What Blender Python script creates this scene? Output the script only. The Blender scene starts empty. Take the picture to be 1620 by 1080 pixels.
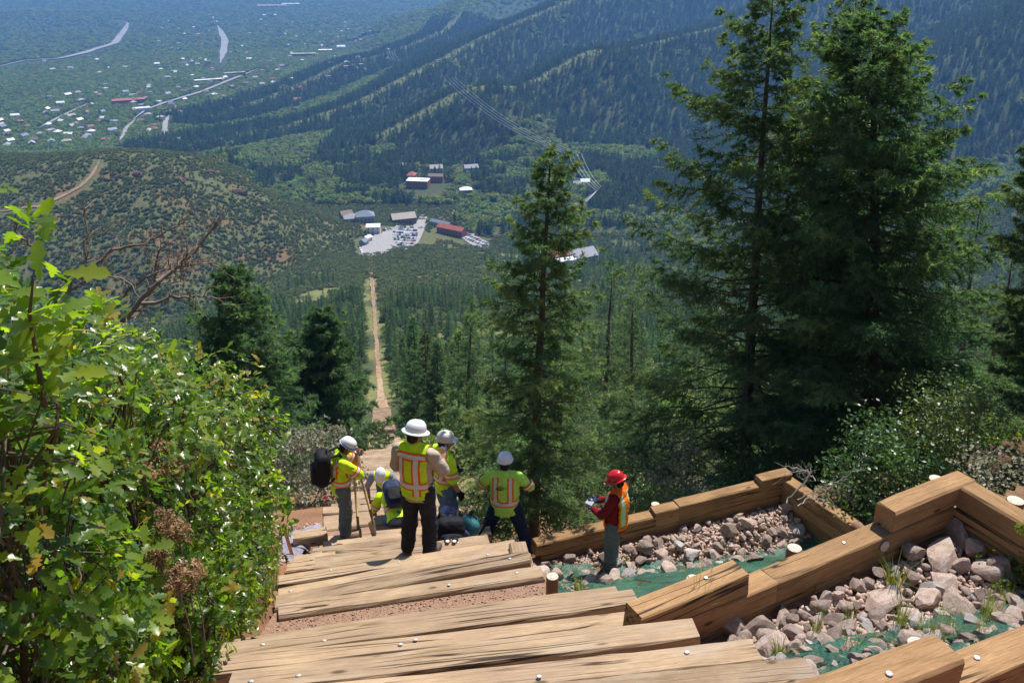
import bpy, bmesh, math, random
import numpy as np
from mathutils import Vector, Matrix, Euler
random.seed(7); RNG = np.random.default_rng(11)
R = math.radians
SC = bpy.context.scene
COL = SC.collection

# ------------------------------------------------------------------ camera, sky, sun, exposure
PITCH = 25.5
cam = bpy.data.cameras.new('camera'); cam.sensor_width = 36; cam.lens = 36 * 1400 / 1620
cam.clip_start = 0.05; cam.clip_end = 40000
camo = bpy.data.objects.new('camera', cam); COL.objects.link(camo)
camo.location = (0, 0, 0); camo.rotation_euler = (R(90 - PITCH), 0, 0)
SC.camera = camo
HAZE = 1.25e-4
SUN_AZ, SUN_EL = 30.0, 58.0          # azimuth to the right of the view, elevation
W = bpy.data.worlds.new('World'); SC.world = W; W.use_nodes = True
wn = W.node_tree.nodes; wl = W.node_tree.links
sky = wn.new('ShaderNodeTexSky'); sky.sky_type = 'NISHITA'; sky.sun_disc = False
sky.sun_elevation = R(SUN_EL); sky.sun_rotation = R(SUN_AZ); sky.altitude = 2200; sky.air_density = 1.0; sky.dust_density = 0.6
wl.new(sky.outputs[0], wn['Background'].inputs[0]); wn['Background'].inputs[1].default_value = 0.115
sd = Vector((math.cos(R(SUN_EL)) * math.sin(R(SUN_AZ)), math.cos(R(SUN_EL)) * math.cos(R(SUN_AZ)), math.sin(R(SUN_EL))))
sun = bpy.data.lights.new('sun', 'SUN'); sun.energy = 5.0; sun.angle = R(0.5); sun.color = (1, 0.95, 0.87)
suno = bpy.data.objects.new('sun', sun); COL.objects.link(suno)
suno.rotation_euler = sd.to_track_quat('Z', 'Y').to_euler(); suno.location = (0, 0, 50)
SC.view_settings.view_transform = 'Standard'; SC.view_settings.look = 'None'
SC.view_settings.exposure = 0.48; SC.view_settings.gamma = 1
SC.cycles.use_denoising = True
SC.cycles.max_bounces = 7; SC.cycles.transparent_max_bounces = 8
SC.cycles.volume_bounces = 1; SC.cycles.diffuse_bounces = 3; SC.cycles.glossy_bounces = 2; SC.cycles.transmission_bounces = 4

# ------------------------------------------------------------------ helpers
F_, SP, CP = 1400.0, math.sin(R(PITCH)), math.cos(R(PITCH))
def ray(px, py):
    u = (px - 810) / F_; v = (py - 540) / F_
    return np.array([u, CP - v * SP, -SP - v * CP])
def at_depth(px, py, d): return ray(px, py) * d
def at_y(px, py, Y): r = ray(px, py); return r * (Y / r[1])
def at_z(px, py, z): r = ray(px, py); return r * (z / r[2])
AX = np.array([-.1676, .9859]); TX = np.array([.9859, .1676])     # down the stair / across it to the right
STAIR_YAW = math.atan2(.1676, .9859)
def st2xy(s, t): return s * AX[0] + t * TX[0], s * AX[1] + t * TX[1]

def tag(o, label=None, cat=None, group=None, kind=None):
    if label: o['label'] = label
    if cat: o['category'] = cat
    if group: o['group'] = group
    if kind: o['kind'] = kind
    return o
def empty(name, loc=(0, 0, 0), rz=0.0, parent=None):
    o = bpy.data.objects.new(name, None); COL.objects.link(o); o.location = loc; o.rotation_euler = (0, 0, rz)
    o.empty_display_size = .1
    if parent: o.parent = parent
    return o
def mesh_np(name, V, Fs, smooth=False):
    """V (n,3); Fs: an (m,k) int array of faces"""
    V = np.ascontiguousarray(V, dtype=np.float32); Fs = np.ascontiguousarray(Fs, dtype=np.int32)
    me = bpy.data.meshes.new(name); m, k = Fs.shape
    me.vertices.add(len(V)); me.vertices.foreach_set('co', V.ravel())
    me.loops.add(m * k); me.loops.foreach_set('vertex_index', Fs.ravel())
    me.polygons.add(m); me.polygons.foreach_set('loop_start', np.arange(0, m * k, k, dtype=np.int32))
    try: me.polygons.foreach_set('loop_total', np.full(m, k, dtype=np.int32))
    except Exception: pass
    if smooth: me.polygons.foreach_set('use_smooth', np.ones(m, dtype=bool))
    me.update(calc_edges=True); me.validate()
    return me
def link(name, me, mat=None, parent=None, loc=None, rot=None, scale=None):
    o = bpy.data.objects.new(name, me); COL.objects.link(o)
    if mat is not None and len(me.materials) == 0: me.materials.append(mat)
    if parent: o.parent = parent
    if loc is not None: o.location = loc
    if rot is not None: o.rotation_euler = rot
    if scale is not None: o.scale = scale if hasattr(scale, '__len__') else (scale,) * 3
    return o
def bm2me(bm, name, smooth=False):
    me = bpy.data.meshes.new(name); bm.normal_update(); bm.to_mesh(me); bm.free()
    if smooth:
        for p in me.polygons: p.use_smooth = True
    return me
class MB:
    """collects simple shapes (numpy) into one mesh of quads/tris"""
    def __init__(s): s.V = []; s.F = []; s.n = 0
    def add(s, V, F):
        V = np.asarray(V, float); s.V.append(V)
        for f in F: s.F.append(tuple(int(i) + s.n for i in f))
        s.n += len(V); return s
    def box(s, c, size, M=None):
        x, y, z = [a / 2 for a in size]
        V = np.array([(i * x, j * y, k * z) for k in (-1, 1) for j in (-1, 1) for i in (-1, 1)], float)
        if M is not None: V = V @ np.array(M.to_3x3()).T
        return s.add(V + np.array(c), [(0, 2, 3, 1), (4, 5, 7, 6), (0, 1, 5, 4), (2, 6, 7, 3), (0, 4, 6, 2), (1, 3, 7, 5)])
    def tube(s, pts, rad, n=8, cap=True):
        V, F = tube_np(np.asarray(pts, float), rad, n, cap); return s.add(V, F)
    def lathe(s, prof, c=(0, 0, 0), n=20, M=None, fmod=None):
        V = []; F = []; k = len(prof)
        for i in range(n):
            a = 2 * math.pi * i / n
            for (r, z) in prof:
                p = Vector((r * math.cos(a), r * math.sin(a), z))
                if fmod: p = Vector(fmod(p, a))
                if M is not None: p = M @ p
                V.append((p.x + c[0], p.y + c[1], p.z + c[2]))
        for i in range(n):
            for j in range(k - 1):
                a0 = i * k + j; b0 = ((i + 1) % n) * k + j
                F.append((a0, b0, b0 + 1, a0 + 1))
        return s.add(np.array(V), F)
    def me(s, name, smooth=False, mats=None):
        me = bpy.data.meshes.new(name)
        me.from_pydata([tuple(v) for v in np.concatenate(s.V)], [], s.F)
        if smooth: me.polygons.foreach_set('use_smooth', np.ones(len(me.polygons), dtype=bool))
        for m in mats or []: me.materials.append(m)
        me.update(); return me
    def build(s, name, mat, parent=None, smooth=False, **k):
        return link(name, s.me(name, smooth), mat, parent, **k)
def frame_np(d):
    d = d / (np.linalg.norm(d) + 1e-9)
    u = np.cross(d, (0, 0, 1.0)) if abs(d[2]) < .9 else np.cross(d, (1.0, 0, 0))
    u /= np.linalg.norm(u); return u, np.cross(u, d)
def tube_np(P, rad, n=8, cap=True):
    k = len(P); rad = np.broadcast_to(np.asarray(rad, float), (k,))
    V = []; F = []
    a = np.arange(n) * 2 * math.pi / n
    u = None
    for i in range(k):
        d = P[min(i + 1, k - 1)] - P[max(i - 1, 0)]
        if u is None: u, w = frame_np(d)
        else:
            d = d / (np.linalg.norm(d) + 1e-9); u = u - d * (u @ d); u /= np.linalg.norm(u) + 1e-9; w = np.cross(u, d)
        V.append(P[i] + rad[i] * (np.cos(a)[:, None] * u + np.sin(a)[:, None] * w))
    V = np.concatenate(V)
    for i in range(k - 1):
        for j in range(n):
            j2 = (j + 1) % n
            F.append((i * n + j, i * n + j2, (i + 1) * n + j2, (i + 1) * n + j))
    if cap:
        F.append(tuple(range(n))); F.append(tuple((k - 1) * n + j for j in range(n - 1, -1, -1)))
    return V, F

def _h2(ix, iy, seed):
    h = (ix * 374761393 + iy * 668265263 + seed * 1442695041).astype(np.int64)
    h = (h ^ (h >> 13)) * 1274126177 & 0x7fffffff
    return ((h ^ (h >> 16)) & 0xffff) / 65535.0
def vnoise(x, y, seed=0):
    x = np.asarray(x, float); y = np.asarray(y, float)
    ix = np.floor(x).astype(np.int64); iy = np.floor(y).astype(np.int64)
    fx = x - ix; fy = y - iy; fx = fx * fx * (3 - 2 * fx); fy = fy * fy * (3 - 2 * fy)
    a = _h2(ix, iy, seed); b = _h2(ix + 1, iy, seed); c = _h2(ix, iy + 1, seed); d = _h2(ix + 1, iy + 1, seed)
    return (a * (1 - fx) + b * fx) * (1 - fy) + (c * (1 - fx) + d * fx) * fy * 1.0
def fbm(x, y, o=4, seed=0):
    r = 0; a = .5; s = 0
    for i in range(o):
        r = r + a * (vnoise(x, y, seed + i * 17) - .5); s += a; x = x * 2.03 + 11.3; y = y * 2.03 + 5.1; a *= .5
    return r / s * 1.0
def sstep(a, b, x):
    t = np.clip((x - a) / (b - a), 0, 1); return t * t * (3 - 2 * t)

# ------------------------------------------------------------------ materials
def new_mat(name):
    m = bpy.data.materials.new(name); m.use_nodes = True
    nt = m.node_tree; return m, nt, nt.nodes, nt.links, nt.nodes['Principled BSDF']
def ramp(N, stops, interp='LINEAR'):
    r = N.new('ShaderNodeValToRGB'); e = r.color_ramp.elements; r.color_ramp.interpolation = interp
    while len(e) < len(stops): e.new(.5)
    for i, (p, c) in enumerate(stops): e[i].position = p; e[i].color = (*c, 1) if len(c) == 3 else c
    return r
def noise(N, L, scale, detail=4, rough=.55, vec=None, mscale=None, dist=0.0):
    n = N.new('ShaderNodeTexNoise'); n.inputs['Scale'].default_value = scale; n.inputs['Detail'].default_value = detail
    n.inputs['Roughness'].default_value = rough; n.inputs['Distortion'].default_value = dist
    if vec is not None:
        if mscale:
            mp = N.new('ShaderNodeMapping'); mp.inputs['Scale'].default_value = mscale; L.new(vec, mp.inputs[0]); vec = mp.outputs[0]
        L.new(vec, n.inputs[0])
    return n
def mixc(N, L, fac, a, b, mode='MIX'):
    m = N.new('ShaderNodeMix'); m.data_type = 'RGBA'; m.blend_type = mode
    for s, v in ((0, fac), (6, a), (7, b)):
        if hasattr(v, 'links'): L.new(v, m.inputs[s])
        else: m.inputs[s].default_value = v if s == 0 else ((*v, 1) if len(v) == 3 else v)
    return m.outputs[2]
def bump(N, L, h, strength=.4, dist=.02, normal=None):
    b = N.new('ShaderNodeBump'); b.inputs['Strength'].default_value = strength; b.inputs['Distance'].default_value = dist
    L.new(h, b.inputs['Height'])
    if normal is not None: L.new(normal, b.inputs['Normal'])
    return b.outputs[0]
def simple(name, c, rough=.8, var=.25, scale=30, bumps=0.2, bdist=.003, metal=0, spec=.3, obj_rand=0.0):
    m, nt, N, L, B = new_mat(name)
    tc = N.new('ShaderNodeTexCoord')
    n = noise(N, L, scale, 5, .6, tc.outputs['Object'])
    r = ramp(N, [(.25, tuple(x * (1 - var) for x in c)), (.75, tuple(min(1, x * (1 + var)) for x in c))]); L.new(n.outputs[0], r.inputs[0])
    col = r.outputs[0]
    if obj_rand:
        oi = N.new('ShaderNodeObjectInfo'); hs = N.new('ShaderNodeHueSaturation')
        mr = N.new('ShaderNodeMapRange'); mr.inputs[3].default_value = 1 - obj_rand; mr.inputs[4].default_value = 1 + obj_rand
        L.new(oi.outputs['Random'], mr.inputs[0]); L.new(mr.outputs[0], hs.inputs['Value']); L.new(col, hs.inputs['Color']); col = hs.outputs[0]
    L.new(col, B.inputs['Base Color']); B.inputs['Roughness'].default_value = rough; B.inputs['Metallic'].default_value = metal
    B.inputs['Specular IOR Level'].default_value = spec
    if bumps: L.new(bump(N, L, n.outputs[0], bumps, bdist), B.inputs['Normal'])
    return m
def leafmat(name, c1, c2, c3, trans=.4, rough=.4, spec=.5, rand='Random', back=None):
    """foliage: colours vary per face island / per instance; part of the light passes through"""
    m, nt, N, L, B = new_mat(name)
    geo = N.new('ShaderNodeNewGeometry'); oi = N.new('ShaderNodeObjectInfo')
    r = ramp(N, [(0, c1), (.5, c2), (1, c3)])
    if rand == 'island': L.new(geo.outputs['Random Per Island'], r.inputs[0])
    else: L.new(oi.outputs['Random'], r.inputs[0])
    col = r.outputs[0]
    if rand != 'island':
        hv = N.new('ShaderNodeHueSaturation'); mr = N.new('ShaderNodeMapRange'); mr.inputs[3].default_value = .7; mr.inputs[4].default_value = 1.35
        L.new(geo.outputs['Random Per Island'], mr.inputs[0]); L.new(mr.outputs[0], hv.inputs['Value']); L.new(col, hv.inputs['Color']); col = hv.outputs[0]
    B.inputs['Roughness'].default_value = rough; B.inputs['Specular IOR Level'].default_value = spec
    L.new(col, B.inputs['Base Color'])
    tr = N.new('ShaderNodeBsdfTranslucent')
    tcol = mixc(N, L, 1.0, col, back or (1.3, 1.25, .55), 'MULTIPLY'); L.new(tcol, tr.inputs[0])
    ms = N.new('ShaderNodeMixShader'); ms.inputs[0].default_value = trans
    L.new(B.outputs[0], ms.inputs[1]); L.new(tr.outputs[0], ms.inputs[2])
    L.new(ms.outputs[0], N['Material Output'].inputs[0])
    return m

# ------------------------------------------------------------------ the lie of the land (metres, camera at 0,0,0)
_ps = np.array([-400, -60, 0, 4, 8.46, 11.35, 20, 78, 110, 224, 371, 568, 820, 1000, 3000.])
_pz = np.array([240, 33.3, -1.7, -4.1, -6.8, -8.75, -14.1, -47.5, -63, -117, -162, -219, -281, -300, -420.])
def prof(s): return np.interp(s, _ps, _pz)
W0A, W0D = np.array([1.60, 2.80]), np.array([.938, .347])
W1A, W1D = np.array([1.07, 4.66]), np.array([.878, .478])
W2A, W2D = np.array([.31, 10.1]), np.array([.936, .351])
def beyond(x, y, A, D): return -(x - A[0]) * D[1] + (y - A[1]) * D[0]
def poly3(pts): return np.array([at_y(*p) for p in pts])
RIDGES = [  # crest points (px, py, distance), side slope, roundness
    (poly3([(607, 213, 1318), (722, 148, 1400), (767, 135, 1430), (830, 137, 1500), (937, 80, 1600), (1000, 76, 1680), (1150, 40, 1850), (1300, -30, 2000), (1620, -120, 2200), (2100, -250, 2400)]), .42, 22),
    (poly3([(300, 262, 1330), (400, 222, 1450), (511, 181, 1550), (567, 163, 1640), (637, 126, 1750), (711, 89, 1930), (767, 59, 2100), (844, 26, 2280), (896, 4, 2400), (1000, -40, 2700), (1300, -120, 3200)]), .40, 26),
    (poly3([(330, 200, 1620), (400, 167, 1750), (474, 137, 1950), (548, 100, 2200), (630, 81, 2420), (707, 48, 2700), (744, 0, 3300), (850, -40, 3800)]), .33, 40),
    (poly3([(2300, -260, 1500), (1900, -110, 1500), (1620, 20, 1450), (1450, 110, 1380), (1300, 205, 1250), (1150, 300, 1080)]), .34, 45),
    (poly3([(2600, 120, 900), (2000, 230, 850), (1700, 330, 820), (1560, 380, 800)]), .36, 45),
    (poly3([(-500, 235, 820), (-200, 248, 800), (0, 255, 780), (150, 247, 760), (280, 252, 760), (400, 295, 770), (480, 335, 790), (545, 366, 800)]), .34, 50),
    (poly3([(-300, 18, 4300), (60, 24, 4200), (170, 38, 3950), (190, 60, 3700)]), .09, 200),
]
def ridge_z(x, y, P, slope, w):
    bd = np.full(x.shape, 1e18); bz = np.zeros(x.shape)
    for a, b in zip(P[:-1], P[1:]):
        d = b[:2] - a[:2]; L2 = d @ d
        k = np.clip(((x - a[0]) * d[0] + (y - a[1]) * d[1]) / L2, 0, 1)
        dd = (x - a[0] - k * d[0]) ** 2 + (y - a[1] - k * d[1]) ** 2
        m = dd < bd; bd = np.where(m, dd, bd); bz = np.where(m, a[2] + k * (b[2] - a[2]), bz)
    dist = np.sqrt(bd)
    return bz - slope * (np.sqrt(bd + w * w) - w) * (1 + .5 * fbm(x / 90, y / 90, 3, 5)), dist
def H(x, y):
    x = np.asarray(x, float); y = np.asarray(y, float)
    s = x * AX[0] + y * AX[1]; t = x * TX[0] + y * TX[1]
    z = prof(s)
    far = sstep(25, 120, s)
    # near the steps: cross fall to the right, steps at the timber walls
    near = 1 - sstep(25, 60, s)
    b1 = sstep(0.02, .22, beyond(x, y, W1A, W1D)); b2 = sstep(.02, .25, beyond(x, y, W2A, W2D)); b0 = sstep(.02, .2, beyond(x, y, W0A, W0D))
    drop = (.12 + .12 * b0 + .66 * b1 + .35 * b2 * sstep(1.2, 2, t)) * sstep(1.15, 2.3, t) + .05 * np.maximum(t - 4, 0)
    z = z - near * drop - near * .12 * sstep(-1.1, -1.5, t) * 0 - near * .06 * np.maximum(-t - 4, 0)
    z = z + near * sstep(1.5, 3, np.abs(t)) * .10 * fbm(x * 1.3, y * 1.3, 3, 3)
    z = z - far * (.26 * np.maximum(-t - 45, 0) + .13 * np.maximum(t - 45, 0))
    z = z + far * 7 * fbm(x / 70, y / 70, 4, 21) * sstep(8, 40, np.abs(t + 1))
    q1 = beyond(x, y, W1A, W1D); q2 = beyond(x, y, W2A, W2D)
    z = np.where((q1 < .1) & (q1 > -1.3) & (t > 1.7) & (s < 7), np.maximum(z, -4.60 + .12 * np.minimum(q1 + .4, 0)), z)
    z = np.where((q2 < .12) & (q2 > -1.6) & (t > 1.5) & (s > 7), np.maximum(z, -8.26 + .45 * np.minimum(q2 + .35, 0)), z)
    # valley floor and plain
    v = np.interp(np.hypot(x * .6, y), [0, 808, 1055, 1525, 2100, 3680, 5450, 12000], [-283, -284, -292, -320, -340, -400, -424, -470]) + 6 * fbm(x / 260, y / 260, 3, 9)
    hs = [z, v]
    for P, sl, w in RIDGES:
        rz, d = ridge_z(x, y, P, sl, w)
        hs.append(rz + 9 * fbm(x / 120, y / 120, 4, 31) * sstep(10, 90, d))
    hs = np.array(hs); k = 5.0
    m = hs.max(axis=0)
    sm = m + k * np.log(np.exp((hs - m) / k).sum(axis=0))
    return np.where(s < 150, np.where(s < 60, z, z + (sm - z) * sstep(60, 150, s)), sm)
def Hs(x, y): return float(H(np.array([x]), np.array([y]))[0])
# ------------------------------------------------------------------ terrain sheet (polar grid about the viewpoint, to the horizon)
NR = 640
RR = np.geomspace(.6, 14000, NR); LR = np.log(RR)
TH = np.unique(np.concatenate([np.linspace(-46, 46, 390), np.linspace(46, 180, 40), np.linspace(-180, -46, 40)])) * math.pi / 180
NT = len(TH)
gr, gt = np.meshgrid(RR, TH, indexing='ij')
GX, GY = gr * np.sin(gt), gr * np.cos(gt)
GZ = H(GX.ravel(), GY.ravel()).reshape(GX.shape)
gs = GX * AX[0] + GY * AX[1]; gtt = GX * TX[0] + GY * TX[1]
GZ -= .45 * (1 - sstep(.95, 1.5, np.abs(gtt - .12))) * (gs < 118)            # bed cut for the stair fill
def G(x, y):
    """height of the built sheet"""
    x = np.asarray(x, float); y = np.asarray(y, float)
    r = np.clip(np.hypot(x, y), RR[0], RR[-1] * .999); th = np.arctan2(x, y)
    fi = (np.log(r) - LR[0]) / (LR[1] - LR[0]); i = np.clip(np.floor(fi).astype(int), 0, NR - 2); fi = fi - i
    j = np.clip(np.searchsorted(TH, th) - 1, 0, NT - 2); fj = (th - TH[j]) / (TH[j + 1] - TH[j])
    a = GZ[i, j]; b = GZ[i + 1, j]; c = GZ[i, j + 1]; d = GZ[i + 1, j + 1]
    return (a * (1 - fi) + b * fi) * (1 - fj) + (c * (1 - fi) + d * fi) * fj
def G1(x, y): return float(G(np.array([x]), np.array([y]))[0])
def cast(px, py, lo=5, hi=9000):
    """where the line of sight through a picture point meets the land"""
    r = ray(px, py); ys = np.geomspace(lo, hi, 1500); xs = ys * r[0] / r[1]; zs = ys * r[2] / r[1]
    k = np.argmax(zs < G(xs, ys)); return np.array([xs[k], ys[k], G1(xs[k], ys[k])])

V = np.stack([GX, GY, GZ], -1).reshape(-1, 3)
ii, jj = np.meshgrid(np.arange(NR - 1), np.arange(NT - 1), indexing='ij')
a = (ii * NT + jj).ravel(); Fq = np.stack([a, a + 1, a + NT + 1, a + NT], -1)[:, ::-1]
me = mesh_np('terrain', V, Fq, True)
# base colours of the ground by place: bare earth, dry grass, brush country, forest floor, irrigated plain
x, y = V[:, 0], V[:, 1]; s_ = gs.ravel(); t_ = gtt.ravel(); d_ = np.hypot(x, y)
earth = np.array([.235, .125, .072]); grass = np.array([.19, .19, .07]); forest = np.array([.06, .075, .032]); brush = np.array([.105, .115, .05]); plain = np.array([.05, .075, .04]); crest = np.array([.14, .16, .062])
n1 = fbm(x / 30, y / 30, 4, 77) + .5; n2 = fbm(x / 140, y / 140, 4, 78) + .5
Cc = np.tile(forest, (len(V), 1))
def blend(C, c, w): return C * (1 - w[:, None]) + c * w[:, None]
Cc = blend(Cc, grass, sstep(.45, .6, n1) * .8 * (1 - sstep(600, 950, d_)))
Cc = blend(Cc, plain, sstep(1500, 2300, d_) * .8)
dR = [ridge_z(x, y, *rg)[1] for rg in RIDGES]
hill = (1 - sstep(120, 240, dR[5])) * (x < -60); Cc = blend(Cc, brush, hill)
Cc = blend(Cc, earth * .9, hill * sstep(.54, .70, n1) * .6)
for q in (0, 1, 2): Cc = blend(Cc, crest, (1 - sstep(6, 26, dR[q])) * .9)
nearw = 1 - sstep(14, 40, s_); Cc = blend(Cc, earth, nearw * (1 - sstep(4, 9, np.abs(t_))))
Cc = blend(Cc, np.array([.10, .065, .04]), nearw * sstep(4, 9, np.abs(t_)))
ca = me.color_attributes.new('ground', 'FLOAT_COLOR', 'POINT')
ca.data.foreach_set('color', np.concatenate([Cc, np.ones((len(V), 1))], 1).astype(np.float32).ravel())
m, nt, N, L, B = new_mat('ground')
at = N.new('ShaderNodeVertexColor'); at.layer_name = 'ground'
tc = N.new('ShaderNodeTexCoord')
nf = noise(N, L, 14, 8, .7, tc.outputs['Object']); nm = noise(N, L, .35, 6, .65, tc.outputs['Object'])
rr = ramp(N, [(.3, (.55, .5, .48)), (.7, (1.5, 1.5, 1.5))]); L.new(nf.outputs[0], rr.inputs[0])
rm = ramp(N, [(.3, (.7, .7, .7)), (.7, (1.3, 1.3, 1.3))]); L.new(nm.outputs[0], rm.inputs[0])
c = mixc(N, L, 1, at.outputs[0], rr.outputs[0], 'MULTIPLY'); c = mixc(N, L, 1, c, rm.outputs[0], 'MULTIPLY')
L.new(c, B.inputs['Base Color']); B.inputs['Roughness'].default_value = .95; B.inputs['Specular IOR Level'].default_value = .1
L.new(bump(N, L, nf.outputs[0], .6, .05), B.inputs['Normal'])
ground = tag(link('terrain', me, m), kind='structure')

# roads, trail, car parks: ribbons and sheets laid on the land
ROAD = simple('pale_asphalt', (.27, .26, .245), .9, .3, .05, 0)
DIRT = simple('trail_dirt', (.27, .175, .11), .95, .4, .3, 0)
def smooth_line(P, n):
    P = np.asarray(P, float); d = np.r_[0, np.cumsum(np.linalg.norm(np.diff(P, axis=0), axis=1))]
    q = np.linspace(0, d[-1], n); X = np.stack([np.interp(q, d, P[:, i]) for i in range(P.shape[1])], -1)
    for _ in range(max(2, n // 25)): X[1:-1] = (X[:-2] + 2 * X[1:-1] + X[2:]) / 4
    return X
def ribbon(name, pix, width, mat, lift=.5, n=60, kind='structure'):
    P = np.array([cast(*p) for p in pix])[:, :2]; P = smooth_line(P, n)
    T = np.gradient(P, axis=0); T /= np.linalg.norm(T, axis=1)[:, None] + 1e-9; Nn = np.stack([-T[:, 1], T[:, 0]], -1)
    rows = []; tp = np.clip(np.minimum(np.arange(n), np.arange(n)[::-1]) / (n * .22), .18, 1)[:, None] * (1 + .5 * fbm(np.arange(n) / 5., np.zeros(n), 3, 4))[:, None]
    for k in (-.5, -.25, 0, .25, .5):
        Q = P + Nn * width * k * tp; rows.append(np.stack([Q[:, 0], Q[:, 1], np.maximum(G(Q[:, 0], Q[:, 1]), G(P[:, 0], P[:, 1]) - .3) + lift], -1))
    V = np.stack(rows, 1).reshape(-1, 3)
    F = [(i * 5 + j, i * 5 + j + 1, i * 5 + j + 6, i * 5 + j + 5) for i in range(n - 1) for j in range(4)]
    o = link(name, mesh_np(name, V, np.array(F)), mat); return tag(o, kind=kind)
ribbon('highway', [(0, 107), (40, 97), (92, 95), (130, 86), (165, 75), (182, 70), (190, 58), (200, 44), (203, 38), (182, 33)], 24, ROAD, 3, 120)
ribbon('road', [(349, 102), (354, 82), (356, 65), (350, 52), (344, 42)], 22, ROAD, 3, 60)
ribbon('street', [(212, 192), (232, 176), (262, 165), (320, 147), (370, 126), (410, 110)], 10, ROAD, 3, 80)
ribbon('street', [(60, 205), (110, 180), (140, 165)], 8, ROAD, 2, 40)
ribbon('street', [(190, 225), (200, 205), (215, 190)], 7, ROAD, 2, 40)
ribbon('street', [(260, 215), (262, 195), (268, 185)], 9, ROAD, 2, 30)
ribbon('trail', [(-10, 336), (30, 332), (62, 329), (95, 314), (128, 296), (146, 280), (156, 262), (157, 257)], 3.2, DIRT, .7, 120)
# ------------------------------------------------------------------ vegetation builders
def folmat(name, stops, trans=.3, rough=.45, spec=.4, objvar=.3, hue=.03, back=(1.5, 1.35, .5)):
    m, nt, N, L, B = new_mat(name)
    a = N.new('ShaderNodeAttribute'); a.attribute_name = 'tint'
    r = ramp(N, stops); L.new(a.outputs['Fac'], r.inputs[0])
    oi = N.new('ShaderNodeObjectInfo'); hv = N.new('ShaderNodeHueSaturation')
    mr = N.new('ShaderNodeMapRange'); mr.inputs[3].default_value = 1 - objvar; mr.inputs[4].default_value = 1 + objvar
    mh = N.new('ShaderNodeMapRange'); mh.inputs[3].default_value = .5 - hue; mh.inputs[4].default_value = .5 + hue
    mu = N.new('ShaderNodeMath'); mu.operation = 'MULTIPLY'; mu.inputs[1].default_value = 7.31
    fr = N.new('ShaderNodeMath'); fr.operation = 'FRACT'
    L.new(oi.outputs['Random'], mu.inputs[0]); L.new(mu.outputs[0], fr.inputs[0]); L.new(fr.outputs[0], mh.inputs[0])
    L.new(oi.outputs['Random'], mr.inputs[0]); L.new(mr.outputs[0], hv.inputs['Value']); L.new(mh.outputs[0], hv.inputs['Hue']); L.new(r.outputs[0], hv.inputs['Color'])
    B.inputs['Roughness'].default_value = rough; B.inputs['Specular IOR Level'].default_value = spec
    L.new(hv.outputs[0], B.inputs['Base Color'])
    tr = N.new('ShaderNodeBsdfTranslucent'); L.new(mixc(N, L, 1.0, hv.outputs[0], back, 'MULTIPLY'), tr.inputs[0])
    ms = N.new('ShaderNodeMixShader'); ms.inputs[0].default_value = trans
    L.new(B.outputs[0], ms.inputs[1]); L.new(tr.outputs[0], ms.inputs[2]); L.new(ms.outputs[0], N['Material Output'].inputs[0])
    return m
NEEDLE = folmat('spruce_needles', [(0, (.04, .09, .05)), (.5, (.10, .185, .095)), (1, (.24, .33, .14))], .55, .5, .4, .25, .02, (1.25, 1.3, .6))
NEEDLE_FAR = folmat('far_needles', [(0, (.06, .12, .06)), (.5, (.125, .205, .09)), (1, (.23, .31, .12))], .5, .6, .2, .35, .03, (1.35, 1.35, .6))
NEEDLE_DEEP = folmat('deep_forest_needles', [(0, (.03, .07, .038)), (.5, (.065, .12, .055)), (1, (.14, .21, .08))], .3, .6, .2, .4, .03)
LEAF_FAR = folmat('far_leaves', [(0, (.10, .17, .05)), (.5, (.17, .25, .065)), (1, (.26, .33, .09))], .35, .6, .2, .35, .035)
BRUSH = folmat('brush_leaves', [(0, (.06, .09, .038)), (.5, (.105, .15, .055)), (1, (.19, .22, .085))], .3, .6, .2, .35, .03)
SAGE = folmat('grey_leaves', [(0, (.15, .16, .10)), (.5, (.25, .26, .17)), (1, (.38, .38, .28))], .3, .5, .4, .15, .02, (1.2, 1.15, .8))
BRIGHT = folmat('bright_leaves', [(0, (.07, .13, .025)), (.5, (.14, .23, .04)), (1, (.24, .33, .06))], .45, .4, .4, .25, .03)
DARKLEAF = folmat('dark_leaves', [(0, (.045, .08, .028)), (.5, (.085, .14, .045)), (1, (.15, .22, .065))], .3, .4, .5, .2, .03)
BARK = simple('bark', (.105, .078, .058), .95, .5, 9, .8, .02)
DEADWOOD = simple('dead_wood', (.20, .155, .125), .9, .4, 14, .5, .01)
PALEWOOD = simple('bleached_wood', (.42, .38, .34), .9, .3, 14, .4, .01)

def set_tint(me, per_vert):
    a = me.attributes.new('tint', 'FLOAT', 'POINT'); a.data.foreach_set('value', np.asarray(per_vert, dtype=np.float32))
def nrm(v): return v / (np.linalg.norm(v, axis=-1, keepdims=True) + 1e-9)
def blades(P0, P1, K, ln, wd, rng, ang=50, tint=None, f0=0.0):
    """K needle blades along every twig P0->P1"""
    n = len(P0); D = nrm(P1 - P0)
    f = (np.arange(K) + rng.random((n, K))) / K; f = f0 + (1 - f0) * f
    base = P0[:, None] + (P1 - P0)[:, None] * f[..., None]
    rnd = nrm(rng.normal(size=(n, K, 3))); side = rnd - D[:, None] * (rnd * D[:, None]).sum(-1, keepdims=True); side = nrm(side)
    a = R(ang) * (.7 + .6 * rng.random((n, K, 1)))
    dr = D[:, None] * np.cos(a) + side * np.sin(a); dr[..., 2] += .06
    tip = base + dr * (np.asarray(ln).reshape(-1, 1, 1) * (.7 + .6 * rng.random((n, K, 1))))
    w = nrm(np.cross(dr, rng.normal(size=(n, K, 3)))) * (np.asarray(wd).reshape(-1, 1, 1) / 2)
    T = np.stack([base - w, base + w, tip], 2).reshape(-1, 3)
    tv = None if tint is None else np.repeat(tint, K * 3)
    return T, tv
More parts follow.
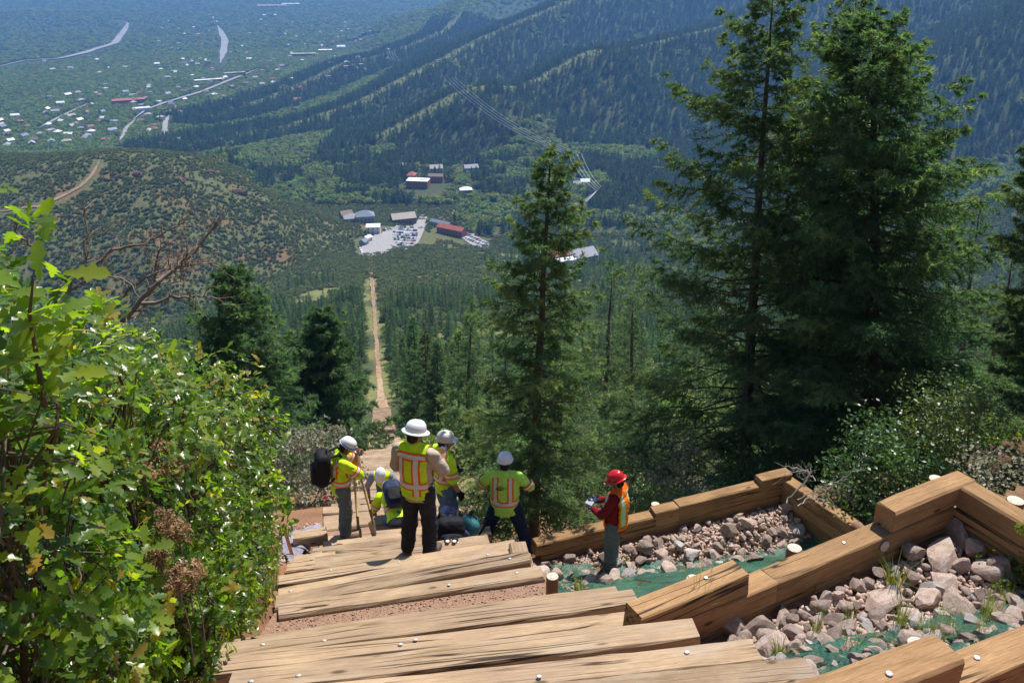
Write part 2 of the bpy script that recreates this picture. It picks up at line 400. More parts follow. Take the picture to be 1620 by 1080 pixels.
def conifer(h, nb, spread, seed, ntw, K, nl, nw, u0=.08, crown_pow=.85, gaps=.15, lean=(0, 0), trunk_r=None, upturn=.25, bare=0.25, irregular=.25, trunk_n=10):
    rng = np.random.default_rng(seed); tr = trunk_r or h * .017
    zs = np.linspace(0, h, trunk_n)
    wob = np.cumsum(rng.normal(0, .006 * h, (trunk_n, 2)), 0) * .5; wob -= wob[0]
    TP = np.stack([wob[:, 0] + lean[0] * zs / h, wob[:, 1] + lean[1] * zs / h, zs], -1)
    trad = tr * (1 - zs / h) ** .8 + .006
    wood = MB(); wood.tube(TP, trad, 7)
    P0, P1, tt, LN = [], [], [], []
    az = rng.random() * 6.28
    for i in range(nb):
        u = u0 + (1 - u0) * ((i + rng.random()) / nb) ** 1.05
        az += 2.4 + rng.normal(0, .35)
        Lb = spread * ((1 - u) ** crown_pow * (1 - irregular + 2 * irregular * rng.random()) + .035)
        if u < .3: Lb *= .75 + .5 * rng.random()
        if rng.random() < gaps: Lb *= .5
        base = np.array([np.interp(u * h, zs, TP[:, k]) for k in range(3)])
        e0 = R(22 * u + rng.normal(-2, 9) - 8 * (1 - u))
        d = np.array([math.cos(az), math.sin(az), 0])
        q = np.linspace(0, 1, 7)
        drop = -.30 * (1 - u) * q ** 1.3 + upturn * q ** 3 * (1 - .4 * u)
        BP = base + d * (q * Lb * math.cos(e0))[:, None]; BP[:, 2] += q * Lb * math.sin(e0) + drop * Lb
        BP[1:] += rng.normal(0, .02 * Lb, (6, 3))
        wood.tube(BP, np.linspace(max(.004, tr * .22 * (1 - u) + .004), .002, 7), 4, False)
        n = max(3, int(ntw * (Lb / spread) ** .8))
        side = np.array([-d[1], d[0], 0])
        b0 = bare * (1 - u)
        sh = rng.random()
        for j in range(n):
            f = b0 + (1 - b0) * (j + rng.random()) / n
            p = np.array([np.interp(f, q, BP[:, k]) for k in range(3)])
            sg = 1 if j % 2 else -1
            tl = Lb * .34 * (1.1 - f) + .06 * spread * .5
            tl *= .6 + .8 * rng.random()
            dv = d * (.75 + .3 * rng.random()) + side * sg * (.8 * rng.random() + .25) + np.array([0, 0, rng.normal(-.18, .22)])
            dv /= np.linalg.norm(dv)
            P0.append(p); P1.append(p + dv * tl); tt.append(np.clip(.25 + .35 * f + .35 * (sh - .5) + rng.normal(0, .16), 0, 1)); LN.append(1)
            if tl > .16 * spread or K > 16:
                for e in (0, 1):
                    p2 = p + dv * tl * (.35 + .4 * rng.random()); d2 = dv + side * (1 if e else -1) * .8 + np.array([0, 0, rng.normal(-.25, .25)]); d2 /= np.linalg.norm(d2)
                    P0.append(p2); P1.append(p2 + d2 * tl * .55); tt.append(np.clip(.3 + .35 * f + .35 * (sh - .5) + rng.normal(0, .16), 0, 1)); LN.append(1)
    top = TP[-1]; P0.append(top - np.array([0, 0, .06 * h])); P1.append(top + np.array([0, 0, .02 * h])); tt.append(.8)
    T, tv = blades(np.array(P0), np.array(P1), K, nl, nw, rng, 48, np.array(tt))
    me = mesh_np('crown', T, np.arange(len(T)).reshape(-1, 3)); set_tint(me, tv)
    return wood, me
def leafclump(seed, nclump, nleaf, leaf, rx, rz, zc, flat=.0, spreadf=.55, stems=5, quad=True, stemr=.03):
    """a bush or broadleaf crown: leaves in clumps round the stem ends"""
    rng = np.random.default_rng(seed)
    c = nrm(rng.normal(size=(nclump, 3))) * (rng.random((nclump, 1)) ** .4)
    c[:, 2] = np.abs(c[:, 2]) * 1.3 - .35
    C = c * np.array([rx, rx, rz]) * .8 + np.array([0, 0, zc])
    cr = rx * spreadf * (.5 + .7 * rng.random((nclump, 1, 1)))
    p = rng.normal(size=(nclump, nleaf, 3)); p = nrm(p) * (rng.random((nclump, nleaf, 1)) ** .5) * cr * np.array([1, 1, .75])
    Pp = (C[:, None] + p).reshape(-1, 3)
    n = nrm(rng.normal(size=Pp.shape) * .8 + np.array([.0, .0, .7])); t = nrm(np.cross(n, rng.normal(size=Pp.shape))); b = np.cross(n, t)
    s = leaf * (.6 + .8 * rng.random((len(Pp), 1)))
    if quad:
        T = np.stack([Pp - t * s, Pp + b * s * .55, Pp + t * s, Pp - b * s * .55], 1).reshape(-1, 3); F = np.arange(len(T)).reshape(-1, 4)
    else:
        T = np.stack([Pp - t * s * .7 - b * s * .4, Pp - b * s * -.6, Pp + t * s * .8], 1).reshape(-1, 3); F = np.arange(len(T)).reshape(-1, 3)
    me = mesh_np('crown', T, F)
    ct = rng.random((nclump, 1)); tv = np.clip(.5 * ct + .25 + rng.normal(0, .2, (nclump, nleaf)), 0, 1).ravel()
    set_tint(me, np.repeat(tv, F.shape[1]))
    wood = MB()
    for k in range(min(stems, nclump)):
        e = C[k]; q = np.linspace(0, 1, 5)[:, None]
        P = np.array([0, 0, -.15 * rz]) + (e - np.array([0, 0, -.15 * rz])) * q; P[1:4] += rng.normal(0, .06 * rx, (3, 3))
        wood.tube(P, np.linspace(stemr, stemr * .3, 5), 5, False)
    return wood, me
def plant(name, wood_me, crown_me, wood_mat, crown_mat, loc, rz=0., sc=1., crown='crown', trunk='trunk', lean=(0, 0)):
    e = empty(name, loc, rz); e.scale = (sc, sc, sc) if not hasattr(sc, '__len__') else sc
    e.rotation_euler = (lean[0], lean[1], rz)
    link(trunk, wood_me, wood_mat, e); link(crown, crown_me, crown_mat, e)
    return e

# prototypes kept out of the scene, used only as instances of the uncountable woods and brush
PROTO = bpy.data.collections.new('woodland_kinds')
def proto_obj(name, me, mats):
    for m in mats:
        if m.name not in [q.name for q in me.materials if q]: me.materials.append(m)
    o = bpy.data.objects.new(name, me); return o
def join_wood(wood, crown_me, wood_mat, crown_mat, name):
    """one mesh: crown faces + wood faces (two materials)"""
    bm = bmesh.new(); bm.from_mesh(crown_me)
    tmp = wood.me('w'); nf = len(bm.faces); bm.from_mesh(tmp)
    bm.faces.ensure_lookup_table()
    for f in bm.faces[nf:]: f.material_index = 1
    me = bpy.data.meshes.new(name); bm.to_mesh(me); bm.free(); me.materials.append(crown_mat); me.materials.append(wood_mat)
    return me
def scatter(name, P, scale, protos, kind_ix):
    """one object of uncountable plants: geometry nodes put an instance on each point"""
    me = bpy.data.meshes.new(name); P = np.asarray(P, np.float32)
    me.vertices.add(len(P)); me.vertices.foreach_set('co', P.ravel())
    a = me.attributes.new('sc', 'FLOAT_VECTOR', 'POINT'); a.data.foreach_set('vector', np.asarray(scale, np.float32).ravel())
    a = me.attributes.new('rz', 'FLOAT_VECTOR', 'POINT'); rz = np.zeros((len(P), 3), np.float32); rz[:, 2] = RNG.random(len(P)) * 6.28; a.data.foreach_set('vector', rz.ravel())
    a = me.attributes.new('ki', 'INT', 'POINT'); a.data.foreach_set('value', np.asarray(kind_ix, np.int32))
    o = bpy.data.objects.new(name, me); COL.objects.link(o); o['kind'] = 'stuff'
    col = bpy.data.collections.new(name + '_kinds')
    for p in protos: col.objects.link(p)
    g = bpy.data.node_groups.new(name, 'GeometryNodeTree'); N = g.nodes; L = g.links
    g.interface.new_socket('Geometry', in_out='INPUT', socket_type='NodeSocketGeometry'); g.interface.new_socket('Geometry', in_out='OUTPUT', socket_type='NodeSocketGeometry')
    gi = N.new('NodeGroupInput'); go = N.new('NodeGroupOutput'); ip = N.new('GeometryNodeInstanceOnPoints'); ci = N.new('GeometryNodeCollectionInfo')
    ci.inputs['Collection'].default_value = col; ci.inputs['Separate Children'].default_value = True; ci.inputs['Reset Children'].default_value = True
    ip.inputs['Pick Instance'].default_value = True
    def attr(n, t): q = N.new('GeometryNodeInputNamedAttribute'); q.data_type = t; q.inputs[0].default_value = n; return q.outputs[0]
    L.new(gi.outputs[0], ip.inputs['Points']); L.new(ci.outputs[0], ip.inputs['Instance']); L.new(attr('ki', 'INT'), ip.inputs['Instance Index'])
    er = N.new('FunctionNodeEulerToRotation'); L.new(attr('rz', 'FLOAT_VECTOR'), er.inputs[0]); L.new(er.outputs[0], ip.inputs['Rotation'])
    L.new(attr('sc', 'FLOAT_VECTOR'), ip.inputs['Scale']); L.new(ip.outputs[0], go.inputs[0])
    md = o.modifiers.new('scatter', 'NODES'); md.node_group = g
    return o
# ------------------------------------------------------------------ woods: mid-slope trees one by one, the rest as one mass
MIDC = []
for k in range(6):
    w, c = conifer(10, 64, 2.3, 100 + k, 7, 9, .32, .10, u0=.10, gaps=.2, irregular=.35, trunk_r=.14, trunk_n=6)
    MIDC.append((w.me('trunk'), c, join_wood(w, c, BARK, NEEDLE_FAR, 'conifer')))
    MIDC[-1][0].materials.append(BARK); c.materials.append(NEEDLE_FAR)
FARC = []
for k in range(4):
    w, c = conifer(10, 26, 2.2, 200 + k, 2.4, 4, .9, .32, u0=.08, gaps=.1, irregular=.3, trunk_r=.12, trunk_n=4)
    FARC.append(proto_obj('conifer_kind', c, [NEEDLE_DEEP]))
MIDP = [proto_obj('mid_conifer_kind', q[2], []) for q in MIDC]
MIDB = []
for k in range(4):
    w, c = leafclump(300 + k, 26, 46, .10, 1.3, 1.0, .75, stems=8)
    MIDB.append((w.me('stems'), c, join_wood(w, c, BARK, BRIGHT if k % 2 else BRUSH, 'brush'))); MIDB[-1][0].materials.append(BARK)
FARB = []
for k in range(3):
    w, c = leafclump(320 + k, 9, 12, .42, 1.3, 1.0, .6, spreadf=.6, quad=False)
    FARB.append(proto_obj('brush_kind', c, [BRUSH]))
FARL = []
for k in range(4):
    w, c = leafclump(340 + k, 16, 16, .95, 3.6, 3.6, 3.6, spreadf=.5, quad=False)
    FARL.append(proto_obj('broadleaf_kind', c, [LEAF_FAR]))

def lineclear(pix, w, ks):
    P = np.array([cast(*p) for p in pix])[:, :2]; return (P, w, ks)
CLEAR = [lineclear([(0, 107), (40, 97), (92, 95), (130, 86), (165, 75), (182, 70), (190, 58), (200, 44), (203, 38), (182, 33)], 20, (0, 40, 80)),
         lineclear([(349, 102), (354, 82), (356, 65), (350, 52), (344, 42)], 18, (0, 40, 80)),
         lineclear([(212, 192), (232, 176), (262, 165), (320, 147), (370, 126), (410, 110)], 8, (0, 18, 36)),
         lineclear([(60, 205), (110, 180), (140, 165)], 7, (0, 14)), lineclear([(190, 225), (200, 205), (215, 190)], 7, (0, 18)), lineclear([(260, 215), (262, 195), (268, 185)], 8, (0, 20, 40)),
         lineclear([(-10, 336), (30, 332), (62, 329), (95, 314), (128, 296), (146, 280), (156, 262), (157, 257)], 4.5, (0, 5))]
for (c0, r0, ks) in [((598, 386), 22, (0, 12, 24)), ((586, 398), 14, (0, 10)), ((640, 372), 30, (0, 14, 28)), ((660, 352), 10, (0, 14)), ((590, 360), 12, (0, 12)), ((668, 295), 30, (0, 18, 36)), ((712, 368), 20, (0, 16)), ((745, 380), 18, (0, 14)), ((908, 408), 26, (0, 14)), ((560, 345), 18, (0, 12)), ((637, 345), 13, (0, 12)), ((692, 270), 14, (0, 14, 26)), ((742, 270), 14, (0, 14, 26)), ((738, 305), 14, (0, 14)), ((925, 291), 12, (0, 12)), ((540, 345), 10, (0,)), ((850, 300), 12, (0, 10))]:
    p = cast(*c0)[:2]; CLEAR.append((np.array([p, p + .1]), r0, ks))
def cleared(x, y):
    m = np.zeros(x.shape, bool); r = np.hypot(x, y)
    for P, w, ks in CLEAR:
        for k in ks:
            X = x * (1 + k / r); Y = y * (1 + k / r)
            for a, b in zip(P[:-1], P[1:]):
                d = b - a; q = np.clip(((X - a[0]) * d[0] + (Y - a[1]) * d[1]) / (d @ d), 0, 1)
                m |= (X - a[0] - q * d[0]) ** 2 + (Y - a[1] - q * d[1]) ** 2 < w * w
    return m
def inframe(x, y, z, mx=650, my=60):
    d = y * CP - z * SP; dn = -z * CP - y * SP
    px = 810 + F_ * x / np.maximum(d, .1); py = 540 + F_ * dn / np.maximum(d, .1)
    return px, py, (px > -mx) & (px < 1620 + mx) & (py > -my) & (py < 1080 + my)
def wedge(n, r0, r1, a=42):
    th = (RNG.random(n) * 2 - 1) * R(a); r = np.sqrt(r0 * r0 + RNG.random(n) * (r1 * r1 - r0 * r0))
    return r * np.sin(th), r * np.cos(th)
def place(n, r0, r1):
    x, y = wedge(n, r0, r1); z = G(x, y); px, py, ok = inframe(x, y, z); ok &= ~cleared(x, y)
    return x[ok], y[ok], z[ok], px[ok], py[ok]
HOUSES_XY = []
# --- far woods
fx, fy, fz, fpx, fpy = place(165000, 330, 3000)
D = [ridge_z(fx, fy, *rg)[1] for rg in RIDGES]
patch = fbm(fx / 60, fy / 60, 4, 91) + .5; big = fbm(fx / 230, fy / 230, 3, 92) + .5
fs = fx * AX[0] + fy * AX[1]; ft = fx * TX[0] + fy * TX[1]
onhill = (D[5] < 250) & (fy < 960) & (fx < -60)
oninc = (fs < 800 + 60 * patch) & ~onhill
town = (fpx < 720 - (fpy) * .9) & (fy > 1150) & (np.minimum(np.minimum(D[0], D[1]), D[2]) > 90)
crest = np.minimum(np.minimum(D[0], D[1]), D[2]) < 13
valley = (fy > 780) & (fy < 1300) & (np.min(np.array([D[0], D[1], D[2], D[3]]), 0) > 150)
u = RNG.random(len(fx))
isC = ~onhill & ~town & ~crest & ~oninc & ((~valley & (patch > .27)) | (valley & (patch > .5)))
isC &= u < np.where(fy > 1800, .85, 1)
isL = ~onhill & ~oninc & ~isC & ((town & (u < .95)) | (~town & ~crest & (u < .75)))
isB = (crest & (u < .6))
incC = oninc & (patch > .47 - .12 * sstep(60, 160, ft)) & (np.abs(ft) > 4) & ~((fpx > 600) & (fpx < 800) & (fpy < 480) & (patch < .62))
sc = (.75 + .75 * RNG.random(len(fx)))
def s3(s, a, b): return np.stack([s * a, s * a, s * b], -1)
mC = isC; k = int(mC.sum())
scatter('conifer_forest', np.stack([fx, fy, fz - .3], -1)[mC], s3(sc[mC], 1.15, 1.05), FARC, RNG.integers(0, 4, k))
mL = isL; k = int(mL.sum())
scatter('broadleaf_woods', np.stack([fx, fy, fz - .3], -1)[mL], s3(sc[mL], 1.15, .95), FARL, RNG.integers(0, 4, k))
# far plain beyond
gx, gy, gz, gpx, gpy = place(80000, 2900, 6800); ok = gpx < 900; gx, gy, gz = gx[ok], gy[ok], gz[ok]; k = len(gx)
gm = RNG.random(k) < .35; gs2 = .9 + .8 * RNG.random(k)
scatter('plain_trees', np.stack([gx, gy, gz - .3], -1), s3(gs2, 1.5, 1.05), FARL, RNG.integers(0, 4, k))
# --- brush on the left hill, the crests and the lower incline
bx, by, bz, bpx_, bpy_ = place(190000, 330, 1100)
D5 = ridge_z(bx, by, *RIDGES[5])[1]; bs = bx * AX[0] + by * AX[1]; bt = bx * TX[0] + by * TX[1]
bp = fbm(bx / 22, by / 22, 4, 95) + .5; b2 = fbm(bx / 90, by / 90, 3, 96) + .5
oh = (D5 < 260) & (bx < -60); oi_ = (bs < 830) & ~oh & (np.abs(bt + 1) > 4)
keep = (oh & (bp + .5 * (b2 - .5) + .6 * (RNG.random(len(bx)) - .5) > .27)) | (oi_ & (bp > .36))
k = int(keep.sum()); ss = .7 + 1.1 * RNG.random(k)
scatter('hillside_brush', np.stack([bx, by, bz - .1], -1)[keep], s3(ss, .95, .8), FARB, RNG.integers(0, 3, k))
cb = isB; k = int(cb.sum()); scatter('crest_brush', np.stack([fx, fy, fz - .1], -1)[cb], s3(sc[cb], 1.3, 1.0), FARB, RNG.integers(0, 3, k))
# --- mid slope, nearest first
mx_, my_, mz_, mpx, mpy = place(6600, 26, 420)
ms = mx_ * AX[0] + my_ * AX[1]; mt = mx_ * TX[0] + my_ * TX[1]
pt = fbm(mx_ / 25, my_ / 25, 3, 97) + .5
ok = (np.abs(mt + .1) > 3.0 + .004 * ms) & (ms > 24) & (pt > .34 + .12 * (mt > 30)) & ~((mt < -2) & (ms < 40)) & ~((np.abs(mt) < 9) & (ms < 34))
mx_, my_, mz_, ms, mt, mpx, mpy = [q[ok] for q in (mx_, my_, mz_, ms, mt, mpx, mpy)]
o_ = np.argsort(my_ + 500 * ((mpx < -60) | (mpx > 1680))); cells = {}; sel = []
for q in o_:
    c_ = (int(mx_[q] / 9), int(my_[q] / 9)); lim = 1 if my_[q] < 150 else 2
    if cells.get(c_, 0) < lim: cells[c_] = cells.get(c_, 0) + 1; sel.append(q)
hts = .55 + .65 * RNG.random(len(sel))
first = sel[:286]; rest = sel[286:]
def where_(px, py):
    side = 'left' if px < 590 - (py - 420) * -.12 else 'right'
    row = 'on the upper slope' if py > 640 else ('halfway down the slope' if py > 520 else 'far down the slope')
    col_ = int(np.clip(px // 180, 0, 8))
    return side, row + ', ' + ['at the left picture edge', 'behind the oak thicket', 'below the left hill', 'close to the stairway', 'right beside the stairway', 'behind the slender spruce', 'before the tall spruces', 'behind the broad dark spruce', 'at the right picture edge'][col_]
for n, q in enumerate(first):
    wm, cm, _ = MIDC[n % 6]; f = hts[n]
    f *= .62 + .38 * float(sstep(30, 90, my_[q]))
    e = plant('pine_tree', wm, cm, BARK, NEEDLE_FAR, (mx_[q], my_[q], mz_[q] - .15), random.random() * 6.28, (f * random.uniform(.95, 1.2), f * random.uniform(.95, 1.2), f))
    sd_, row = where_(mpx[q], mpy[q])
    tag(e, f'{["short", "mid-sized", "tall"][int(np.clip((f - .4) / .25, 0, 2))]} conifer {row}, {sd_} of the stairway', 'tree', f'{["short", "mid-sized", "tall"][int(np.clip((f - .4) / .25, 0, 2))]} conifers {row}, {sd_} of the stairway')
rx_ = np.concatenate([np.stack([mx_, my_, mz_ - .15], -1)[rest], np.stack([fx, fy, fz - .15], -1)[incC & (fs < 820)][::2]])
k = len(rx_); ss = .55 + .6 * RNG.random(k)
scatter('slope_conifers', rx_, s3(ss, 1.1, 1), MIDP, RNG.integers(0, 6, k))
# undergrowth between the mid-slope trees
ux, uy, uz, upx, upy = place(11500, 24, 340)
us = ux * AX[0] + uy * AX[1]; ut = ux * TX[0] + uy * TX[1]; up = fbm(ux / 9, uy / 9, 3, 98)
ok = (np.abs(ut + .2) > 3.0) & (up > -.12) & (us > 22)
ux, uy, uz = ux[ok], uy[ok], uz[ok]; k = len(ux); ss = .5 + .8 * RNG.random(k)
scatter('undergrowth', np.stack([ux, uy, uz - .1], -1), s3(ss, 1.1, .9), [proto_obj('undergrowth_kind', q[2], []) for q in MIDB], RNG.integers(0, 4, k))

# dark rock outcrops on the left hill
def outcrop(px, py, w, h, label, k):
    p = cast(px, py); e = empty('rock_outcrop', (p[0], p[1], p[2] - h * .75)); tag(e, label, 'rock outcrop', 'outcrops on the left hill')
    for i in range(4): link('crag', OUTM[(k + i) % 4], None, e, (random.uniform(-w, w) * .5, random.uniform(-3, 3), random.uniform(-.3, .2) * h), (random.uniform(-.3, .3), random.uniform(-.3, .3), random.random() * 6), (w * random.uniform(.25, .5), 4, h * random.uniform(.5, 1)))
OUTMAT = simple('dark_sandstone', (.12, .075, .06), .95, .5, .8, .6, .3)
OUTM = []
for k in range(4):
    bm = bmesh.new(); bmesh.ops.create_icosphere(bm, subdivisions=3, radius=1)
    for v in bm.verts: v.co *= 1 + .55 * float(fbm(np.array([v.co.x * 2.2 + k * 9]), np.array([v.co.y * 2.2 + v.co.z * 3]), 4, k)[0])
    q = bm2me(bm, 'crag'); q.materials.append(OUTMAT); OUTM.append(q)
for k, (px, py, w, h, lab) in enumerate([(235, 272, 26, 6, 'dark rock band below the top of the left hill'), (292, 286, 30, 8, 'largest dark crag on the left hill'), (262, 268, 18, 5, 'small crag left of the largest one'), (368, 300, 20, 7, 'crag on the falling right shoulder of the left hill'), (200, 300, 24, 5, 'low dark ledge in the middle of the left hill'), (320, 268, 18, 5, 'crag on the skyline of the left hill')]): outcrop(px, py, w, h, lab, k)
# ------------------------------------------------------------------ timber: stair ties, check walls, posts
def woodmat(name, light, mid, dark, worn=False):
    m, nt, N, L, B = new_mat(name)
    tc = N.new('ShaderNodeTexCoord'); oi = N.new('ShaderNodeObjectInfo')
    cx = N.new('ShaderNodeCombineXYZ'); mu = N.new('ShaderNodeMath'); mu.operation = 'MULTIPLY'; mu.inputs[1].default_value = 37.
    L.new(oi.outputs['Random'], mu.inputs[0]); L.new(mu.outputs[0], cx.inputs[0]); L.new(mu.outputs[0], cx.inputs[1])
    va = N.new('ShaderNodeVectorMath'); L.new(tc.outputs['Object'], va.inputs[0]); L.new(cx.outputs[0], va.inputs[1]); v = va.outputs[0]
    g1 = noise(N, L, 5, 8, .68, v, (.5, 11, 11), .9); g2 = noise(N, L, 3, 3, .5, v, (.8, 1.6, 1.6)); g3 = noise(N, L, 60, 4, .7, v, (.25, 3, 3))
    r1 = ramp(N, [(.28, dark), (.46, mid), (.68, light)]); L.new(g1.outputs[0], r1.inputs[0])
    r2 = ramp(N, [(.3, (.78, .74, .7)), (.7, (1.15, 1.12, 1.08))]); L.new(g2.outputs[0], r2.inputs[0])
    r3 = ramp(N, [(.3, (.72, .7, .68)), (.6, (1.1, 1.1, 1.1))]); L.new(g3.outputs[0], r3.inputs[0])
    c = mixc(N, L, 1, r1.outputs[0], r2.outputs[0], 'MULTIPLY'); c = mixc(N, L, .8, c, r3.outputs[0], 'MULTIPLY')
    if worn:     # trodden dirt and grey weathering
        d1 = noise(N, L, 1.3, 6, .7, v); rd = ramp(N, [(.46, (0, 0, 0)), (.66, (1, 1, 1))]); L.new(d1.outputs[0], rd.inputs[0])
        m1 = N.new('ShaderNodeMath'); m1.operation = 'MULTIPLY'; m1.inputs[1].default_value = .55; L.new(rd.outputs[0], m1.inputs[0]); c = mixc(N, L, m1.outputs[0], c, (.30, .205, .15))
        d2 = noise(N, L, 2.1, 5, .65, v, (.6, 2, 2)); rw = ramp(N, [(.5, (0, 0, 0)), (.7, (1, 1, 1))]); L.new(d2.outputs[0], rw.inputs[0]); m2 = N.new('ShaderNodeMath'); m2.operation = 'MULTIPLY'; m2.inputs[1].default_value = .5; L.new(rw.outputs[0], m2.inputs[0]); c = mixc(N, L, m2.outputs[0], c, (.44, .38, .31))
    # checks: long thin splits, and knots
    ck = noise(N, L, 2.2, 2, .4, v, (.16, 5.5, 5.5), .25); rc = ramp(N, [(.474, (0, 0, 0)), (.492, (1, 1, 1)), (.508, (1, 1, 1)), (.526, (0, 0, 0))]); L.new(ck.outputs[0], rc.inputs[0])
    gate = noise(N, L, .9, 1, .5, v); rg = ramp(N, [(.47, (0, 0, 0)), (.55, (1, 1, 1))]); L.new(gate.outputs[0], rg.inputs[0])
    crack = mixc(N, L, 1, rc.outputs[0], rg.outputs[0], 'MULTIPLY')
    vo = N.new('ShaderNodeTexVoronoi'); vo.inputs['Scale'].default_value = 2.3; mp = N.new('ShaderNodeMapping'); mp.inputs['Scale'].default_value = (.9, 2.2, 2.2); L.new(v, mp.inputs[0]); L.new(mp.outputs[0], vo.inputs['Vector'])
    rk = ramp(N, [(.05, (1, 1, 1)), (.12, (0, 0, 0))]); L.new(vo.outputs['Distance'], rk.inputs[0])
    c = mixc(N, L, crack, c, (.05, .032, .02)); c = mixc(N, L, rk.outputs[0], c, tuple(x * .45 for x in dark))
    hv = N.new('ShaderNodeHueSaturation'); mr = N.new('ShaderNodeMapRange'); mr.inputs[3].default_value = .8; mr.inputs[4].default_value = 1.15
    L.new(oi.outputs['Random'], mr.inputs[0]); L.new(mr.outputs[0], hv.inputs['Value']); L.new(c, hv.inputs['Color'])
    L.new(hv.outputs[0], B.inputs['Base Color']); B.inputs['Roughness'].default_value = .85; B.inputs['Specular IOR Level'].default_value = .2
    h = mixc(N, L, crack, g1.outputs[0], (0, 0, 0)); L.new(bump(N, L, h, .55, .008), B.inputs['Normal'])
    return m
TIE = woodmat('weathered_tie', (.46, .345, .23), (.38, .275, .175), (.23, .16, .10), True)
BEAM = woodmat('treated_beam', (.43, .27, .14), (.34, .205, .10), (.19, .11, .055))
POSTTOP = simple('cut_log_end', (.56, .48, .39), .85, .3, 40, .4)
LOG = simple('peeled_log', (.22, .12, .075), .8, .3, 20, .3)
STEEL = simple('bolt_steel', (.62, .62, .64), .35, .15, 60, 0, metal=.7)
def timber_mesh(name, Lx, w, h, seed, nseg=12, wob=.006, bev=.018):
    rng = np.random.default_rng(seed); xs = np.linspace(-Lx / 2, Lx / 2, nseg + 1)
    b = bev * (.7 + .8 * rng.random())
    cs = np.array([(-w / 2 + b, -h / 2), (w / 2 - b, -h / 2), (w / 2, -h / 2 + b), (w / 2, h / 2 - b), (w / 2 - b, h / 2), (-w / 2 + b, h / 2), (-w / 2, h / 2 - b), (-w / 2, -h / 2 + b)])
    V = []
    bow = rng.normal(0, .006)
    for i, xx in enumerate(xs):
        k = cs.copy() + rng.normal(0, wob * .5, cs.shape); k[:, 1] += bow * math.sin(math.pi * i / nseg) + rng.normal(0, wob * .3)
        if i in (0, nseg): k *= .985
        ex = rng.normal(0, .008, 8) if i in (0, nseg) else np.zeros(8)
        V += [(xx + ex[j], *k[j]) for j in range(8)]
    F = [(i * 8 + j, i * 8 + (j + 1) % 8, (i + 1) * 8 + (j + 1) % 8, (i + 1) * 8 + j) for i in range(nseg) for j in range(8)]
    F = [f[::-1] for f in F]; F.append(tuple(range(8))); F.append(tuple(nseg * 8 + j for j in range(7, -1, -1)))
    me = bpy.data.meshes.new(name); me.from_pydata(V, [], F); me.update()
    bm = bmesh.new(); bm.from_mesh(me); bmesh.ops.recalc_face_normals(bm, faces=bm.faces); bm.to_mesh(me); bm.free()
    return me
bolt_me = MB().lathe([(0, .005), (.011, .0045), (.016, .002), (.0165, 0)], n=8).me('bolt'); bolt_me.materials.append(STEEL)
TIEM = []
for k in range(10):
    q = timber_mesh('tie', 2.5, .235, .2, 500 + k); q.materials.append(TIE); TIEM.append(q)
SHORT = []
for k in range(6):
    q = timber_mesh('tie', 2.5, .215, .17, 530 + k, 2, .004); q.materials.append(TIE); SHORT.append(q)
stair = tag(empty('stairway', (0, 0, 0)), kind='structure')
TS, TZ, TL = [], [], []     # along-slope place, top height, end points of every step
def add_tie(pL, pR, z, n, w=.235, h=.2, mesh=None, nb=2):
    d = pR[:2] - pL[:2]; ln = np.linalg.norm(d); d /= ln; nn = np.array([-d[1], d[0]])
    c = (pL[:2] + pR[:2]) / 2 + nn * w / 2
    o = link('tie', mesh or TIEM[n % 10], None, stair, (c[0], c[1], z - h / 2), (random.uniform(-.012, .012), random.uniform(-.004, .004), math.atan2(d[1], d[0])), (ln / 2.5, w / (.235 if (mesh is None or w > .22) else .215), 1))
    if n % 2: o.rotation_euler.z += math.pi
    for b in range(nb):
        bo = link('bolt', bolt_me, None, o, (random.uniform(-1.15, 1.15), random.uniform(-.06, .06), h / 2 + .0015)); bo.scale = (2.5 / ln, 1, 1)
    TS.append(((pL[:2] + pR[:2]) / 2 + nn * w) @ AX); TZ.append(z); TL.append((pL[:2], pR[:2], nn * w))
NEARTIES = [((980, 1195), (1420, 1150), -3.05), ((980, 1150), (1330, 1112), -3.27), ((700, 1140), (1296, 1078), -3.5), ((500, 1120), (1205, 1044), -3.76), ((360, 1096), (1111, 1008), -4.06), ((330, 1070), (1083, 983), -4.32), ((318, 1050), (1011, 954), -4.62), ((330, 1042), (984, 949), -4.82),
            ((440, 975), (861, 913), -5.36), ((436, 961), (841, 887), -5.66), ((440, 949), (806, 876), -5.94), ((440, 926), (819, 867), -6.30)]
n = 0
for (a, b, z) in NEARTIES:
    pL = at_z(*a, z); pR = at_z(*b, z)
    add_tie(pL, pR, z, n, nb=2, w=.182); n += 1
def gen_tie(s, z):
    global n
    tl, tr_ = -1.12 + random.uniform(-.13, .12), 1.36 + random.uniform(-.2, .15)
    if s < 14: tl = -1.1 + random.uniform(-.05, .25)
    dy = random.uniform(-.06, .06) * (1 if s < 30 else .5)
    pL = np.array(st2xy(s - dy, tl)); pR = np.array(st2xy(s + dy, tr_))
    add_tie(pL, pR, z, n, mesh=None if s < 40 else SHORT[n % 6], nb=1 if s < 18 else 0, h=.2 if s < 40 else .17, w=.235 if s < 40 else .215); n += 1
s = 8.42
while s < 11.6:
    gen_tie(s, float(prof(s)) + random.uniform(-.03, .03)); s += random.choice([.42, .48, .5, .55, .62])
while s < 118 and n < 285:       # short steep runs of ties, then a longer gravel tread
    k = random.choice([1, 2, 2, 3]); gp = random.uniform(.75, 1.25) * (1 if s < 50 else 1.5); L_ = .30 * (k - 1) + gp
    z0 = float(prof(s)); drop = z0 - float(prof(s + L_))
    st_ = (drop - .16) / k
    for i in range(k): gen_tie(s + .30 * i, z0 + .25 - st_ * i)
    s += L_
TS = np.array(TS); TZ = np.array(TZ)
